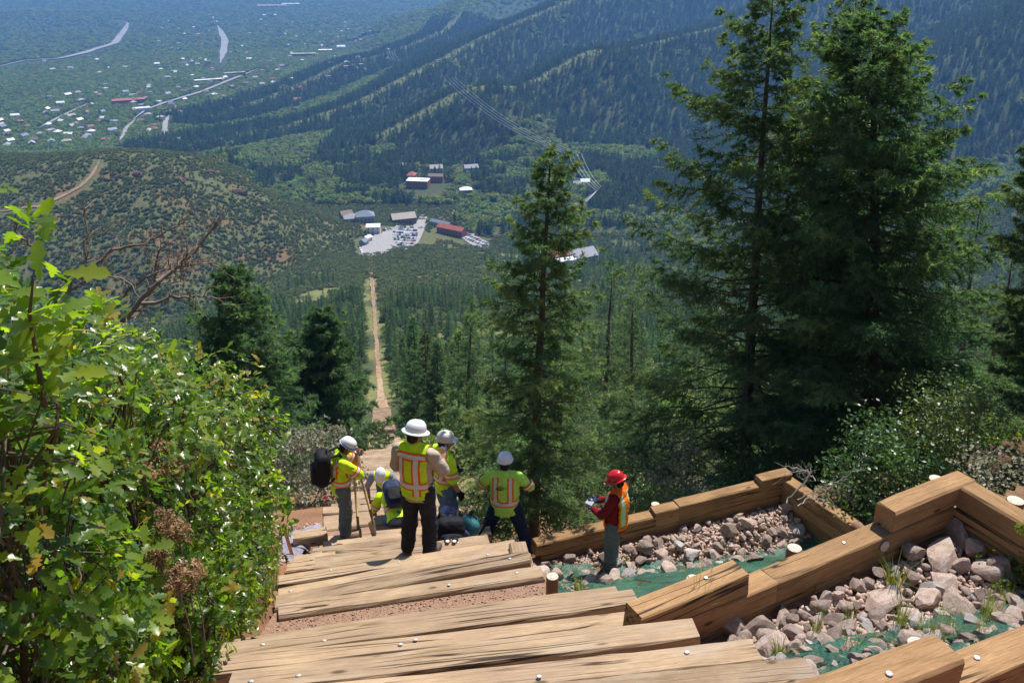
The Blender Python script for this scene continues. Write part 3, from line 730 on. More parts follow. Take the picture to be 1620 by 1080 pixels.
def stair_z(s):
    k = np.searchsorted(TS, s); return float(TZ[min(k, len(TZ) - 1)]) - .06
# gravel fill between the ties
GRAVEL = simple('crushed_granite', (.34, .205, .14), .95, .55, 70, 1.0, .02)
fill = MB()
for i in range(len(TL) - 1):
    (a0, b0, w0), (a1, b1, w1) = TL[i], TL[i + 1]; z = TZ[i + 1] - (.05 if i > 12 or i == 7 else .085)
    A0, B0, A1, B1 = a0 + w0 * .8, b0 + w0 * .8, a1 + w1 * .6, b1 + w1 * .6
    zu = z if TS[i] < 11 else z + .05      # farther down the fill has slumped to a slope
    ex = np.array(TX) * .04
    q = [(*(A0 - ex), zu), (*(B0 - ex), zu), (*(B1 - ex), z), (*(A1 - ex), z)]; lo = [(p[0], p[1], z - .55) for p in q]
    fill.add(np.array(q + lo), [(0, 1, 2, 3), (4, 7, 6, 5), (0, 4, 5, 1), (1, 5, 6, 2), (2, 6, 7, 3), (3, 7, 4, 0)])
fl = fill.build('gravel_fill', GRAVEL, stair)
# loose stones lying on the near treads
rng = np.random.default_rng(5); PV, PF = [], []
tet = np.array([(1, 1, 1), (-1, -1, 1), (-1, 1, -1), (1, -1, -1)]) * .6
for i in (6, 7, 8, 9, 10, 11, 12):
    (a0, b0, w0), (a1, b1, w1) = TL[i], TL[i + 1]; zt = TZ[i + 1] - (.05 if i > 12 or i == 7 else .085)
    for j in range(900 if i == 7 else 220):
        f = rng.random(); g = rng.random(); p = (a0 + w0) * (1 - f) * (1 - g) + (b0 + w0) * f * (1 - g) + a1 * (1 - f) * g + b1 * f * g
        M = Euler(rng.random(3) * 6).to_matrix(); PV.append(tet @ np.array(M).T * rng.uniform(.004, .013) * np.array([1.3, 1, .8]) + np.array([p[0], p[1], zt + .004])); PF.append(len(PV) - 1)
PV = np.concatenate(PV); kk = np.arange(len(PF))[:, None, None] * 4 + np.array([(0, 1, 2), (0, 3, 1), (0, 2, 3), (1, 3, 2)])[None]
PEBBLE = simple('pebbles', (.36, .235, .165), .9, .5, 40, 0)
pb = link('loose_gravel', mesh_np('loose_gravel', PV, kk.reshape(-1, 3)), PEBBLE, stair); pb['kind'] = 'stuff'
# the lower flight, too far to pick single ties apart
far = MB(); ss = np.arange(TS[-1] + .6, 800, 2.3)
for q in ss:
    xL = np.array(st2xy(q, -.65 + .3 * random.random())); xR = np.array(st2xy(q, .65 + .3 * random.random())); c = (xL + xR) / 2
    far.box((c[0], c[1], max(float(prof(q)), G1(*c)) + .12 + .6 * float(sstep(200, 500, q))), (np.linalg.norm(xR - xL), .28, .22), Matrix.Rotation(STAIR_YAW, 4, 'Z'))
ft_ = far.build('lower_ties', TIE, stair); ft_['kind'] = 'stuff'
rv = []; q = np.arange(116, 805, 1.5)
PATHD = simple('path_earth', (.34, .21, .13), .95, .6, .22, 0)
for k in (-2.1, -.7, .7, 2.1):
    X, Y = st2xy(q, k * (1 + .12 * np.sin(q * .13 + k) + .9 * fbm(q / 7 + k * 31, q * 0 + k, 3, 8)) * np.interp(q, [116, 150, 350, 600], [.55, .30, .33, .6]) + .1); rv.append(np.stack([X, Y, np.maximum(G(X, Y), prof(q)) + .10 + .6 * sstep(200, 500, q)], -1))
rv = np.stack(rv, 1).reshape(-1, 3); nq = len(q)
tag(link('path', mesh_np('path', rv, np.array([(i * 4 + j, i * 4 + j + 1, i * 4 + j + 5, i * 4 + j + 4) for i in range(nq - 1) for j in range(3)])), PATHD), kind='structure')
# edge blocks laid along the slope under the tie ends
for (px, py, z, ln, w) in [(853, 930, -5.44, .42, .2), (829, 893, -5.76, .36, .2), (822, 872, -6.06, .34, .19)]:
    p = at_z(px, py, z); o = link('edge_block', timber_mesh('edge_block', ln, w, .2, int(px), 4, .004), TIE, stair, (p[0], p[1], z - .1), (0, 0, STAIR_YAW + math.pi / 2 + random.uniform(-.05, .05)))
# short offcuts at the left edge of the steps by the dug bank
for (px, py, z, ln, dz) in [(497, 882, -6.95, .5, 0), (476, 893, -6.78, .32, 0), (490, 842, -8.3, .5, .1)]:
    p = at_z(px, py, z); link('edge_block', timber_mesh('edge_block', ln, .2, .2, int(px), 4, .004), TIE, stair, (p[0], p[1], z - .1), (0, 0, STAIR_YAW + dz))

def beam_between(parent, p0, p1, ztop, w=.19, h=.2, side=1, seed=0, ext=0, bolts=()):
    """a beam whose near top edge runs p0->p1"""
    p0 = np.array(p0, float); p1 = np.array(p1, float); d = p1 - p0; ln = np.linalg.norm(d); d /= ln; nn = np.array([-d[1], d[0]]) * side
    c = (p0 + p1) / 2 + nn * w / 2
    o = link('beam', timber_mesh('beam', ln, w, h - .004, seed, max(4, int(ln * 6)), .003, .012), BEAM, parent, (c[0], c[1], ztop - h / 2), (random.uniform(-.01, .01), 0, math.atan2(d[1], d[0])))
    for b in bolts: link('bolt', bolt_me, None, o, (ln * (b - .5), random.uniform(-.03, .03), h / 2))
    return o
def lerp2(A, D, k): return (A[0] + D[0] * k, A[1] + D[1] * k)
w1 = empty('timber_wall', (1.1, 4.58, -4.9)); w1p = w1
tag(w1, 'brown timber check wall with a square return at its far end, nearest long one', 'retaining wall')
def B1(*a, **k):
    o = beam_between(w1, *a, **k); o.location = o.location - w1.location; return o
E1, N1 = np.array([1.10, 4.58]), np.array([.881, .474])
L1 = 2.86
B1(lerp2(E1, N1, -.3), lerp2(E1, N1, 1.35), -4.53, seed=601); B1(lerp2(E1, N1, 1.355), lerp2(E1, N1, L1), -4.53, seed=602)
B1(lerp2(E1, N1, -.3), lerp2(E1, N1, 1.72 - .78), -4.33, seed=603); B1(lerp2(E1, N1, .945), lerp2(E1, N1, L1), -4.33, seed=604, bolts=(.4,))
B1(lerp2(E1, N1, -.28), lerp2(E1, N1, .64), -4.13, seed=605, bolts=(.68,)); B1(lerp2(E1, N1, 2.12), lerp2(E1, N1, L1 + .19), -4.13, seed=606)
B1(lerp2(E1, N1, 0), lerp2(E1, N1, L1), -4.73, seed=607)
C1 = np.array(lerp2(E1, N1, L1)) ; D1 = np.array([.46, -.888])
for i, zt in enumerate((-4.73, -4.53, -4.33, -4.13)):
    k0 = .0 if i < 3 else .002
    B1(lerp2(C1, D1, k0 - .0), lerp2(C1, D1, 1.9), zt - .003, seed=610 + i)
w2 = empty('timber_wall', (.34, 10.12, -8.6))
tag(w2, 'tan timber check wall below the red-helmeted worker, farther down the slope', 'retaining wall')
def B2(*a, **k):
    o = beam_between(w2, *a, **k); o.location = o.location - w2.location; return o
E2, N2 = np.array([.34, 9.98]), np.array([.935, .355])
B2(lerp2(E2, N2, 0), lerp2(E2, N2, 1.9), -7.94, seed=620, w=.2); B2(lerp2(E2, N2, 1.905), lerp2(E2, N2, 2.3), -7.88, seed=621, w=.2, h=.26)
B2(lerp2(E2, N2, 2.305), lerp2(E2, N2, 3.74), -7.86, seed=622, w=.2, h=.28); B2(lerp2(E2, N2, 3.745), lerp2(E2, N2, 4.3), -7.76, seed=624, w=.2, h=.38)
for zt in (-8.12, -8.32, -8.52): B2(lerp2(E2, N2, .1), lerp2(E2, N2, 4.12), zt, seed=int(-zt * 100), w=.2)
C2 = np.array(lerp2(E2, N2, 4.14)); D2 = np.array([.50, -.866])
for zt in (-7.84, -8.04, -8.24, -8.44): B2(lerp2(C2, D2, 0), lerp2(C2, D2, 1.35), zt - .003, seed=int(-zt * 90), w=.2)
w0 = empty('timber_wall', (1.45, 2.76, -3.3))
tag(w0, 'brown timber check wall cut off by the lower right corner', 'retaining wall')
def B0(*a, **k):
    o = beam_between(w0, *a, **k); o.location = o.location - w0.location; return o
E0, N0 = np.array([1.50, 2.69]), np.array([.925, .38])
B0(lerp2(E0, N0, -.4), lerp2(E0, N0, .53), -2.92, seed=640, bolts=(.6,)); B0(lerp2(E0, N0, .1), lerp2(E0, N0, 2.0), -3.10, seed=641, bolts=(.35,)); B0(lerp2(E0, N0, -.4), lerp2(E0, N0, .095), -3.1, seed=644)
B0(lerp2(E0, N0, -.4), lerp2(E0, N0, 2.0), -3.30, seed=642); B0(lerp2(E0, N0, -.4), lerp2(E0, N0, 2.0), -3.50, seed=643)
# round log posts with pale cut tops
def post(px, py, depth, r, h, label, tilt=(0, 0)):
    p = at_depth(px, py, depth)
    e = empty('log_post', (p[0], p[1], p[2] - h)); e.rotation_euler = (tilt[0], tilt[1], 0)
    MB().lathe([(r * 1.02, -.15), (r, h * .5), (r, h - .012), (r * .94, h)], n=18).build('log', LOG, e, True)
    MB().lathe([(0, h + .006), (r * .6, h + .004), (r * .945, h)], n=18).build('cut_end', POSTTOP, e)
    tag(e, label, 'post', 'pale-topped log posts along the check walls')
post(874, 911, 7.35, .052, .3, 'short log post with white top beside the right end of the steps')
post(1097, 915, 6.7, .055, .4, 'pale-topped log post just behind the near end of the long check wall')
post(1257, 866, 7.4, .062, .5, 'pale-topped log post behind the middle of the long check wall')
post(1482, 757, 7.75, .066, .5, 'pale-topped log post behind the raised corner of the check wall')
post(1607, 791, 7.3, .07, .5, 'pale-topped log post behind the return of the check wall at right')
post(1451, 1017, 4.95, .055, .35, 'brown round log post between the rocks and the corner check wall')
post(1037, 797, 14.0, .07, .5, 'pale-topped log post behind the far check wall beside the red helmet')
def stub(px, py, E_, N_, r, label):
    q = ray(px, py); k = -beyond(0., 0., E_, N_) / (beyond(q[0], q[1], E_, N_) - beyond(0., 0., E_, N_)); p = q * k; d = Vector((.40, -.91, .1)).normalized(); M = d.to_track_quat('Z', 'Y').to_matrix().to_4x4()
    e = empty('log_stub', p)
    MB().lathe([(r, -.3), (r, 0), (r * .9, .02)], n=16, M=M).build('log', LOG, e, True); MB().lathe([(0, .026), (r * .6, .025), (r * .9, .0202)], n=16, M=M).build('cut_end', POSTTOP, e)
    tag(e, label, 'post', 'log ends showing in the wall faces')
stub(1397, 862, E1, N1, .05, 'round pale log end sticking out of the long check wall face')
stub(1199, 806, E2, N2, .055, 'round pale log end in the shaded face of the far check wall')
# ------------------------------------------------------------------ ground cover by the steps: rocks, netting, grass, stakes
ROCKM = []
def rockmat(name, c1, c2, c3):
    m, nt, N, L, B = new_mat(name); tc = N.new('ShaderNodeTexCoord'); oi = N.new('ShaderNodeObjectInfo')
    va = N.new('ShaderNodeVectorMath'); L.new(tc.outputs['Object'], va.inputs[0]); L.new(oi.outputs['Random'], va.inputs[1])
    n1 = noise(N, L, 3, 6, .65, va.outputs[0]); n2 = noise(N, L, 28, 5, .7, va.outputs[0])
    r = ramp(N, [(.3, c1), (.5, c2), (.7, c3)]); L.new(n1.outputs[0], r.inputs[0]); r2 = ramp(N, [(.35, (.6, .58, .56)), (.65, (1.25, 1.25, 1.25))]); L.new(n2.outputs[0], r2.inputs[0])
    c = mixc(N, L, 1, r.outputs[0], r2.outputs[0], 'MULTIPLY'); hv = N.new('ShaderNodeHueSaturation'); mr = N.new('ShaderNodeMapRange'); mr.inputs[3].default_value = .65; mr.inputs[4].default_value = 1.3
    L.new(oi.outputs['Random'], mr.inputs[0]); L.new(mr.outputs[0], hv.inputs['Value']); L.new(c, hv.inputs['Color'])
    L.new(hv.outputs[0], B.inputs['Base Color']); B.inputs['Roughness'].default_value = .9; B.inputs['Specular IOR Level'].default_value = .25
    L.new(bump(N, L, n2.outputs[0], .7, .03), B.inputs['Normal']); return m
ROCK = rockmat('granite', (.38, .265, .215), (.52, .395, .33), (.62, .54, .49)); PALEROCK = rockmat('pale_granite', (.42, .36, .33), (.55, .5, .47), (.66, .63, .6))
def rock_mesh(seed, mat):
    rng = np.random.default_rng(seed); bm = bmesh.new(); bmesh.ops.create_icosphere(bm, subdivisions=3, radius=1)
    pl = [(nrm(rng.normal(size=3)), .42 + .4 * rng.random()) for _ in range(13)]
    for v in bm.verts:
        p = np.array(v.co)
        for nn, d in pl:
            k = p @ nn
            if k > d: p = p - nn * (k - d)
        p = p * (1 + .10 * (fbm(np.array([p[0] * 2.1 + seed]), np.array([p[1] * 2.1 + p[2] * 1.7]), 3, seed)[0]))
        v.co = p
    me = bm2me(bm, 'rock', False); me.materials.append(mat)
    return me
ROCKS = [rock_mesh(700 + k, ROCK) for k in range(9)]; PROCK = [rock_mesh(720 + k, PALEROCK) for k in range(2)]
NROCK = [0]
def rock(x, y, z, sx, sy, sz, label, group=None, me=None):
    o = link('rock', me or ROCKS[NROCK[0] % 9], None, None, (x, y, z), (random.uniform(-.5, .5), random.uniform(-.5, .5), random.random() * 6.28), (sx, sy, sz))
    NROCK[0] += 1; return tag(o, label, 'rock', group)
def rock_px(px, py, sx, sy, sz, label, me=None):
    p = cast(px, py, 2.2, 30); return rock(p[0], p[1], p[2] + sz * .35, sx, sy, sz, label, None, me)
rock_px(1160, 1000, .20, .13, .13, 'large pinkish wedge-shaped rock touching the right end of the tie steps')
rock_px(1400, 955, .26, .13, .11, 'broad flat tan slab in the middle of the near rock bed', )
rock_px(1230, 1028, .15, .11, .10, 'pale grey rough rock beside the end of the nearest full tie')
rock_px(1372, 1000, .11, .07, .07, 'nearly white rock in the front row of the near rock bed', PROCK[0])
rock_px(1490, 890, .26, .17, .13, 'big dark slab in the shade of the long check wall')
rock_px(1510, 850, .22, .14, .14, 'angular brown boulder in the shaded wall corner')
rock_px(1580, 915, .17, .12, .14, 'grey angular boulder near the right picture edge')
rock_px(1565, 955, .17, .11, .12, 'rounded pinkish boulder low at the right picture edge')
rock_px(1490, 930, .20, .12, .10, 'long reddish slab behind the flat tan slab')
rock_px(1240, 985, .17, .10, .09, 'grey lichen-flecked rock leaning near the long check wall')
rock_px(862, 868, .15, .14, .15, 'rounded dark boulder at the start of the far check wall')
rock_px(1020, 870, .15, .11, .12, 'squarish tan boulder just right of the red-helmeted worker')
rng = np.random.default_rng(3); placed = []
def bed(n, region, rmin, rmax, label, group, lim):
    c = 0; tries = 0
    while c < n and tries < 40000:
        tries += 1; x, y = region(rng)
        if x is None: continue
        r = rmin + (rmax - rmin) * rng.random() ** 2.2
        if any((x - a) ** 2 + (y - b) ** 2 < (.62 * (r + q)) ** 2 for a, b, q in placed): continue
        placed.append((x, y, r)); c += 1
        pale = rng.random() < .10; ppx = 810 + F_ * x / (y * CP - G1(x, y) * SP); A_, D_ = (E1, N1) if region is reg1 else (E2, N2)
        row = 'against the wall' if beyond(x, y, A_, D_) > -.4 else ('in the front row' if beyond(x, y, A_, D_) < -.8 else 'in the middle')
        lo_, hi_ = (1130, 1620) if region is reg1 else (850, 1240); part = ['left end', 'centre', 'right end'][int(np.clip((ppx - lo_) / (hi_ - lo_) * 3, 0, 2))]
        size = 'big' if r > .11 else ('medium' if r > .075 else 'small'); lab = f'{size} {"whitish" if pale else "pinkish-brown"} rock {row}, {part} of the {label}'
        rock(x, y, G1(x, y) + r * .25 + .04, r * rng.uniform(.9, 1.35), r * rng.uniform(.8, 1.1), r * rng.uniform(.55, .9), lab, lab.split(' of the ')[0] + ', ' + group, PROCK[c % 2] if pale else None)
def reg1(g):
    x = g.uniform(1.5, 4.2); y = g.uniform(3.2, 6.0); q = beyond(x, y, E1, N1); q0 = beyond(x, y, E0, N0)
    if q > -.08 or q < -1.15 - .15 * (x - 2.5): return None, None
    if q0 < .45 + .25 * sstep(2.6, 3.6, x) * 0: return None, None
    if x * TX[0] + y * TX[1] < 2.02 + .25 * (y < 4.3): return None, None
    if beyond(x, y, C1, D1) > -.06 - 0: return None, None
    return x, y
def reg2(g):
    x = g.uniform(.2, 5.2); y = g.uniform(8.8, 12); q = beyond(x, y, E2, N2)
    if q > -.1 or q < -1.25 + .12 * x: return None, None
    if x * TX[0] + y * TX[1] < 1.75 or beyond(x, y, C2, D2) > -.05: return None, None
    return x, y
bed(165, reg1, .04, .15, 'near rock bed', 'rocks of the near bed', 300)
bed(122, reg2, .06, .165, 'far rock bed', 'rocks of the far bed', 300)
# small rubble between
RV = []
def reg3(g):
    return st2xy(g.uniform(7.5, 15), -1.35 - 2.2 * g.random() ** 1.5)
for reg, nn, sz in ((reg1, 3000, .03), (reg2, 3600, .034), (reg3, 1500, .03)):
    c = 0
    while c < nn:
        x, y = reg(rng)
        if x is None: continue
        c += 1; r = sz * rng.uniform(.4, 1.3)
        RV.append(np.array([(1, 0, 0), (-1, 0, 0), (0, 1, 0), (0, -1, 0), (0, 0, 1), (0, 0, -1)]) * r * rng.uniform(.6, 1.2, 3) @ np.array(Euler(rng.random(3) * 6).to_matrix()).T + np.array([x, y, G1(x, y) + .015]))
RV = np.concatenate(RV); oc = np.array([(0, 2, 4), (2, 1, 4), (1, 3, 4), (3, 0, 4), (2, 0, 5), (1, 2, 5), (3, 1, 5), (0, 3, 5)])
rb = link('rubble', mesh_np('rubble', RV, (np.arange(len(RV) // 6)[:, None, None] * 6 + oc[None]).reshape(-1, 3)), simple('rubble', (.46, .34, .28), .95, .45, 9, .3, .01)); rb['kind'] = 'stuff'

# green erosion netting
m, nt, N, L, B = new_mat('green_netting'); NET = m
tc = N.new('ShaderNodeTexCoord'); w1n = noise(N, L, 1.6, 4, .6, tc.outputs['Object']); wv = N.new('ShaderNodeTexChecker'); wv.inputs['Scale'].default_value = 55; L.new(tc.outputs['Object'], wv.inputs[0])
r = ramp(N, [(.3, (.006, .06, .035)), (.5, (.012, .10, .058)), (.75, (.05, .19, .12))]); L.new(w1n.outputs[0], r.inputs[0])
L.new(r.outputs[0], B.inputs['Base Color']); B.inputs['Roughness'].default_value = .55
pn = noise(N, L, 2.6, 5, .7, tc.outputs['Object']); pr = ramp(N, [(.53, (1, 1, 1)), (.60, (.0, .0, .0))]); L.new(pn.outputs[0], pr.inputs[0])
ck = ramp(N, [(0, (.55, .55, .55)), (1, (1, 1, 1))]); L.new(wv.outputs[1], ck.inputs[0])
al = mixc(N, L, 1, pr.outputs[0], ck.outputs[0], 'MULTIPLY'); L.new(al, B.inputs['Alpha']); L.new(bump(N, L, wv.outputs[1], .4, .004), B.inputs['Normal'])
def inpoly(x, y, P):
    c = np.zeros(x.shape, bool); n = len(P)
    for i in range(n):
        (x0, y0), (x1, y1) = P[i], P[(i + 1) % n]
        c ^= ((y0 > y) != (y1 > y)) & (x < (x1 - x0) * (y - y0) / (y1 - y0 + 1e-12) + x0)
    return c
def drape(name, poly, mat, step=.05, lift=.02, amp=.03, seed=1, zf=G):
    P = np.array(poly); x0, y0 = P.min(0); x1, y1 = P.max(0)
    xs = np.arange(x0, x1 + step, step); ys = np.arange(y0, y1 + step, step); X, Y = np.meshgrid(xs, ys, indexing='ij')
    Z = zf(X.ravel(), Y.ravel()).reshape(X.shape) + lift + amp * (fbm(X * 4, Y * 4, 4, seed) + .35)
    cx = (X[:-1, :-1] + X[1:, 1:]) / 2; cy = (Y[:-1, :-1] + Y[1:, 1:]) / 2; ins = inpoly(cx, cy, P)
    i, j = np.nonzero(ins); n = len(ys); a = i * n + j
    V = np.stack([X, Y, Z], -1).reshape(-1, 3); F = np.stack([a, a + n, a + n + 1, a + 1], -1)
    used = np.unique(F); mp = np.zeros(len(V), int); mp[used] = np.arange(len(used))
    return link(name, mesh_np(name, V[used], mp[F], True), mat)
def wpoly(pix, lo=2.2, hi=40): return [tuple(cast(a, b, lo, hi)[:2]) for a, b in pix]
o = drape('erosion_netting', wpoly([(872, 900), (1000, 898), (1120, 890), (1230, 872), (1330, 835), (1430, 805), (1400, 850), (1250, 925), (1100, 985), (1000, 985), (900, 975), (868, 930)]), NET, .04, .02, .13, 1)
tag(o, 'crumpled green erosion netting on the slope beside the log post', 'netting')
o = drape('erosion_netting', wpoly([(1215, 1045), (1300, 1020), (1400, 1005), (1500, 985), (1620, 950), (1640, 1010), (1560, 1060), (1450, 1110), (1290, 1110), (1200, 1075)]), NET, .03, .02, .10, 2)
tag(o, 'green erosion netting below the near rock bed at lower right', 'netting')
# grey fabric lying in the dug bank left of the steps
FABRIC = simple('geotextile', (.24, .22, .26), .9, .45, 5, .2)
o = drape('fabric_sheet', wpoly([(448, 880), (447, 850), (480, 843), (520, 838), (526, 848), (500, 862), (478, 885), (462, 905)], 6, 40), FABRIC, .025, .03, .16, 4); tag(o, 'crumpled grey landscape fabric beside the orange stake left of the steps', 'fabric')
ORANGE = simple('orange_stake_wood', (.62, .25, .10), .8, .15, 10, .1)
def stake(px, py, h, label, w=.04, lean=.08):
    p = cast(px, py, 6, 60); me = MB(); me.box((0, 0, h / 2 - .05), (w, w * .5, h)); me.add([(-w / 2, -w / 4, h - .05), (w / 2, -w / 4, h - .05), (w / 2, w / 4, h - .05), (-w / 2, w / 4, h - .05), (0, 0, h - .01)], [(0, 1, 4), (1, 2, 4), (2, 3, 4), (3, 0, 4)])
    o = me.build('survey_stake', ORANGE, None, loc=p); o.rotation_euler = (.04, -lean, .4); return tag(o, label, 'stake', 'orange survey stakes')
stake(464, 884, .62, 'tall orange survey stake left of the steps beside the oak', .045, .12)
stake(527, 832, .42, 'short orange survey stake behind the worker with the black backpack')
stake(578, 790, .45, 'orange survey stake on the steps far behind the shovels', .04, .03)
pf = cast(516, 812, 6, 60); o = MB().box((0, 0, .25), (.006, .006, .5)).box((.04, 0, .46), (.09, .012, .08)).build('pin_flag', simple('pink_plastic', (.85, .08, .25), .5, .1), None, loc=pf); tag(o, 'small pink pin flag on the dirt behind the left worker', 'flag')
# grass clumps
GRASS = folmat('grass_blades', [(0, (.10, .16, .03)), (.5, (.18, .24, .05)), (1, (.36, .33, .12))], .4, .5, .3, .15, .02)
def grass_me(seed, n, h, sp, lean=.5):
    g = np.random.default_rng(seed); V = []
    for i in range(n):
        a = g.random() * 6.28; r = sp * g.random() ** .5; b = np.array([r * math.cos(a), r * math.sin(a), 0]); hh = h * (.45 + .55 * g.random()); d = np.array([math.cos(a), math.sin(a), 0]) * hh * lean * g.random() + g.normal(0, .02, 3)
        w = np.array([-math.sin(a + g.normal()), math.cos(a), 0]) * .003; m1 = b + d * .35 + np.array([0, 0, hh * .6]); t = b + d * 1.2 + np.array([0, 0, hh])
        V += [b - w, b + w, m1 + w * .8, m1 - w * .8, m1 - w * .8, m1 + w * .8, t, t]
    V = np.array(V); me = mesh_np('blades', V, np.arange(len(V)).reshape(-1, 4)); set_tint(me, np.repeat(g.random(n), 8)); me.materials.append(GRASS); return me
GM = [grass_me(800 + k, 60, .30, .05, .6) for k in range(4)] + [grass_me(810, 40, .55, .06, .35)]
def grass(px, py, sc, k, label, group='grass clumps growing among the rocks'):
    p = cast(px, py, 2.2, 40); tag(link('grass_clump', GM[k % 5], None, None, (p[0], p[1], p[2] - .01), (0, 0, random.random() * 6), sc), label, 'grass', group)
grass(916, 938, 1.25, 0, 'tall green grass tuft on the netting by the log post'); grass(886, 902, .6, 1, 'small green grass tuft at the dark boulder by the netting')
grass(1105, 1000, 1.3, 4, 'tall yellowing grass clump at the end of the ties before the wall'); grass(1112, 1002, .8, 1, 'low green grass at the foot of the tall yellowing clump')
grass(1412, 930, 1.1, 2, 'green grass tuft growing in the wall shade behind the slabs')
for k, (a, b) in enumerate([(1300, 985), (1340, 1000), (1345, 1035), (1385, 1022), (1420, 1005), (1455, 1000), (1490, 985), (1520, 975), (1500, 1010), (1560, 985), (1290, 1010), (1232, 1045), (1420, 1040), (1475, 1020), (1545, 1010), (1590, 960)]):
    grass(a, b, random.uniform(.5, .85), k, 'sparse green grass among the stones of the near rock bed')
for k, (a, b) in enumerate([(1150, 890), (1050, 890), (990, 893)]): grass(a, b, .5, k, 'sparse grass at the edge of the far rock bed')
for k, (a, b) in enumerate([(432, 930), (425, 950), (430, 905), (470, 800), (455, 812), (430, 885)]): grass(a, b, 1.1, 4, 'dry grass at the left edge of the steps', 'dry grass along the left edge of the steps')
# ------------------------------------------------------------------ near trees and bushes
def hero(name, base_px, depth, h, spread, seed, label, lean=(0, 0), **kw):
    p = at_depth(*base_px, depth) if len(base_px) == 2 else base_px
    z = Hs(p[0], p[1]) - .1 if kw.pop('ground', True) else p[2]
    w, c = conifer(h, kw.pop('nb'), spread, seed, kw.pop('ntw'), kw.pop('K'), kw.pop('nl'), kw.pop('nw'), lean=lean, **kw)
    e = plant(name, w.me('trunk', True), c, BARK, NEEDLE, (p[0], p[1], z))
    return tag(e, label, 'tree')
def top_h(base, px, py):
    """height a tree standing at base needs to reach the picture point above it"""
    r = ray(px, py); return r[2] * (base[1] / r[1]) - base[2], r[0] * (base[1] / r[1]) - base[0]
def hero_to(name, x, y, top, spread, seed, label, **kw):
    z = Hs(x, y) - .1; h, lx = top_h((x, y, z), *top)
    return hero(name, (x, y, z), 0, h, spread, seed, label, lean=(lx, 0), ground=False, **kw)
b1 = at_depth(842, 832, 14.5)
hero_to('spruce_tree', b1[0], b1[1], (877, 236), 1.5, 41, 'slender spruce standing between the steps and the far check wall', nb=160, ntw=19, K=22, nl=.075, nw=.0125, u0=.22, crown_pow=.55, gaps=.32, trunk_r=.1, irregular=.38, bare=.12)
hero_to('spruce_tree', 5.6, 17.5, (1218, -22), 3.2, 42, 'tall open-branched spruce with bare trunk showing, right of the slender one', nb=200, ntw=24, K=26, nl=.10, nw=.021, u0=.06, crown_pow=.52, gaps=.28, trunk_r=.16, irregular=.42, bare=.4)
hero_to('spruce_tree', 8.2, 16.2, (1398, 24), 3.2, 43, 'broad dense dark spruce, the largest tree at right', nb=290, ntw=26, K=26, nl=.10, nw=.023, u0=.04, crown_pow=.52, gaps=.12, trunk_r=.2, irregular=.3, bare=.2)
hero_to('spruce_tree', 8.6, 20.0, (1352, -4), 2.9, 44, 'tall yellowish-green spruce top rising behind the broad dark spruce', nb=180, ntw=22, K=22, nl=.1, nw=.018, u0=.15, crown_pow=.55, gaps=.2, trunk_r=.17, irregular=.4, bare=.3)
hero_to('spruce_tree', 9.6, 12.6, (1662, 190), 1.35, 45, 'spruce reaching in from the right picture edge', nb=150, ntw=22, K=22, nl=.085, nw=.014, u0=.25, crown_pow=.6, gaps=.2, irregular=.35)
c5 = cast(545, 722, 20, 200)
hero_to('spruce_tree', c5[0] - 1.9, c5[1], (512, 490), 3.7, 46, 'dark bushy fir close to the left side of the stairway below the workers', nb=190, ntw=16, K=20, nl=.26, nw=.06, u0=.03, crown_pow=.6, gaps=.12, irregular=.3, bare=.08)
hero_to('spruce_tree', -8.6, 25.0, (366, 420), 2.9, 47, 'dark pointed fir rising behind the oak thicket at left', nb=180, ntw=16, K=20, nl=.17, nw=.036, u0=.05, crown_pow=.65, gaps=.15, irregular=.3, bare=.15)
hero_to('spruce_tree', -10.2, 27.5, (300, 470), 1.8, 48, 'smaller dark fir left of the pointed fir behind the oaks', nb=90, ntw=10, K=12, nl=.16, nw=.028, u0=.1, crown_pow=.8, irregular=.3)
for k, (px, Y, tp, sp, lab) in enumerate([(735, 46, (742, 470), 1.9, 'thin grey-green fir just left of the slender spruce'), (690, 60, (690, 540), 1.7, 'fir on the slope above the beige-helmeted worker'), (660, 85, (655, 500), 2.2, 'fir beside the right edge of the stairway lower down'), (960, 38, (965, 430), 2.6, 'fir filling the gap between slender spruce and open spruce'), (1010, 30, (1005, 470), 1.9, 'fir with drooping boughs before the open spruce'), (1545, 34, (1548, 330), 2.6, 'fir between the broad dark spruce and the right edge tree'), (1590, 26, (1600, 400), 1.9, 'light green fir behind the right edge tree'), (480, 62, (478, 545), 2.3, 'fir left of the bushy dark fir by the stairway'), (1290, 24, (1290, 300), 2.4, 'fir between the two tallest spruces')]):
    r = ray(px, 560); x = r[0] / r[1] * Y
    hero_to('fir_tree', x, Y, tp, sp, 60 + k, lab, nb=100, ntw=11, K=13, nl=.17 * Y / 35, nw=.026 * Y / 35, u0=.06, crown_pow=.75, irregular=.32, gaps=.15)

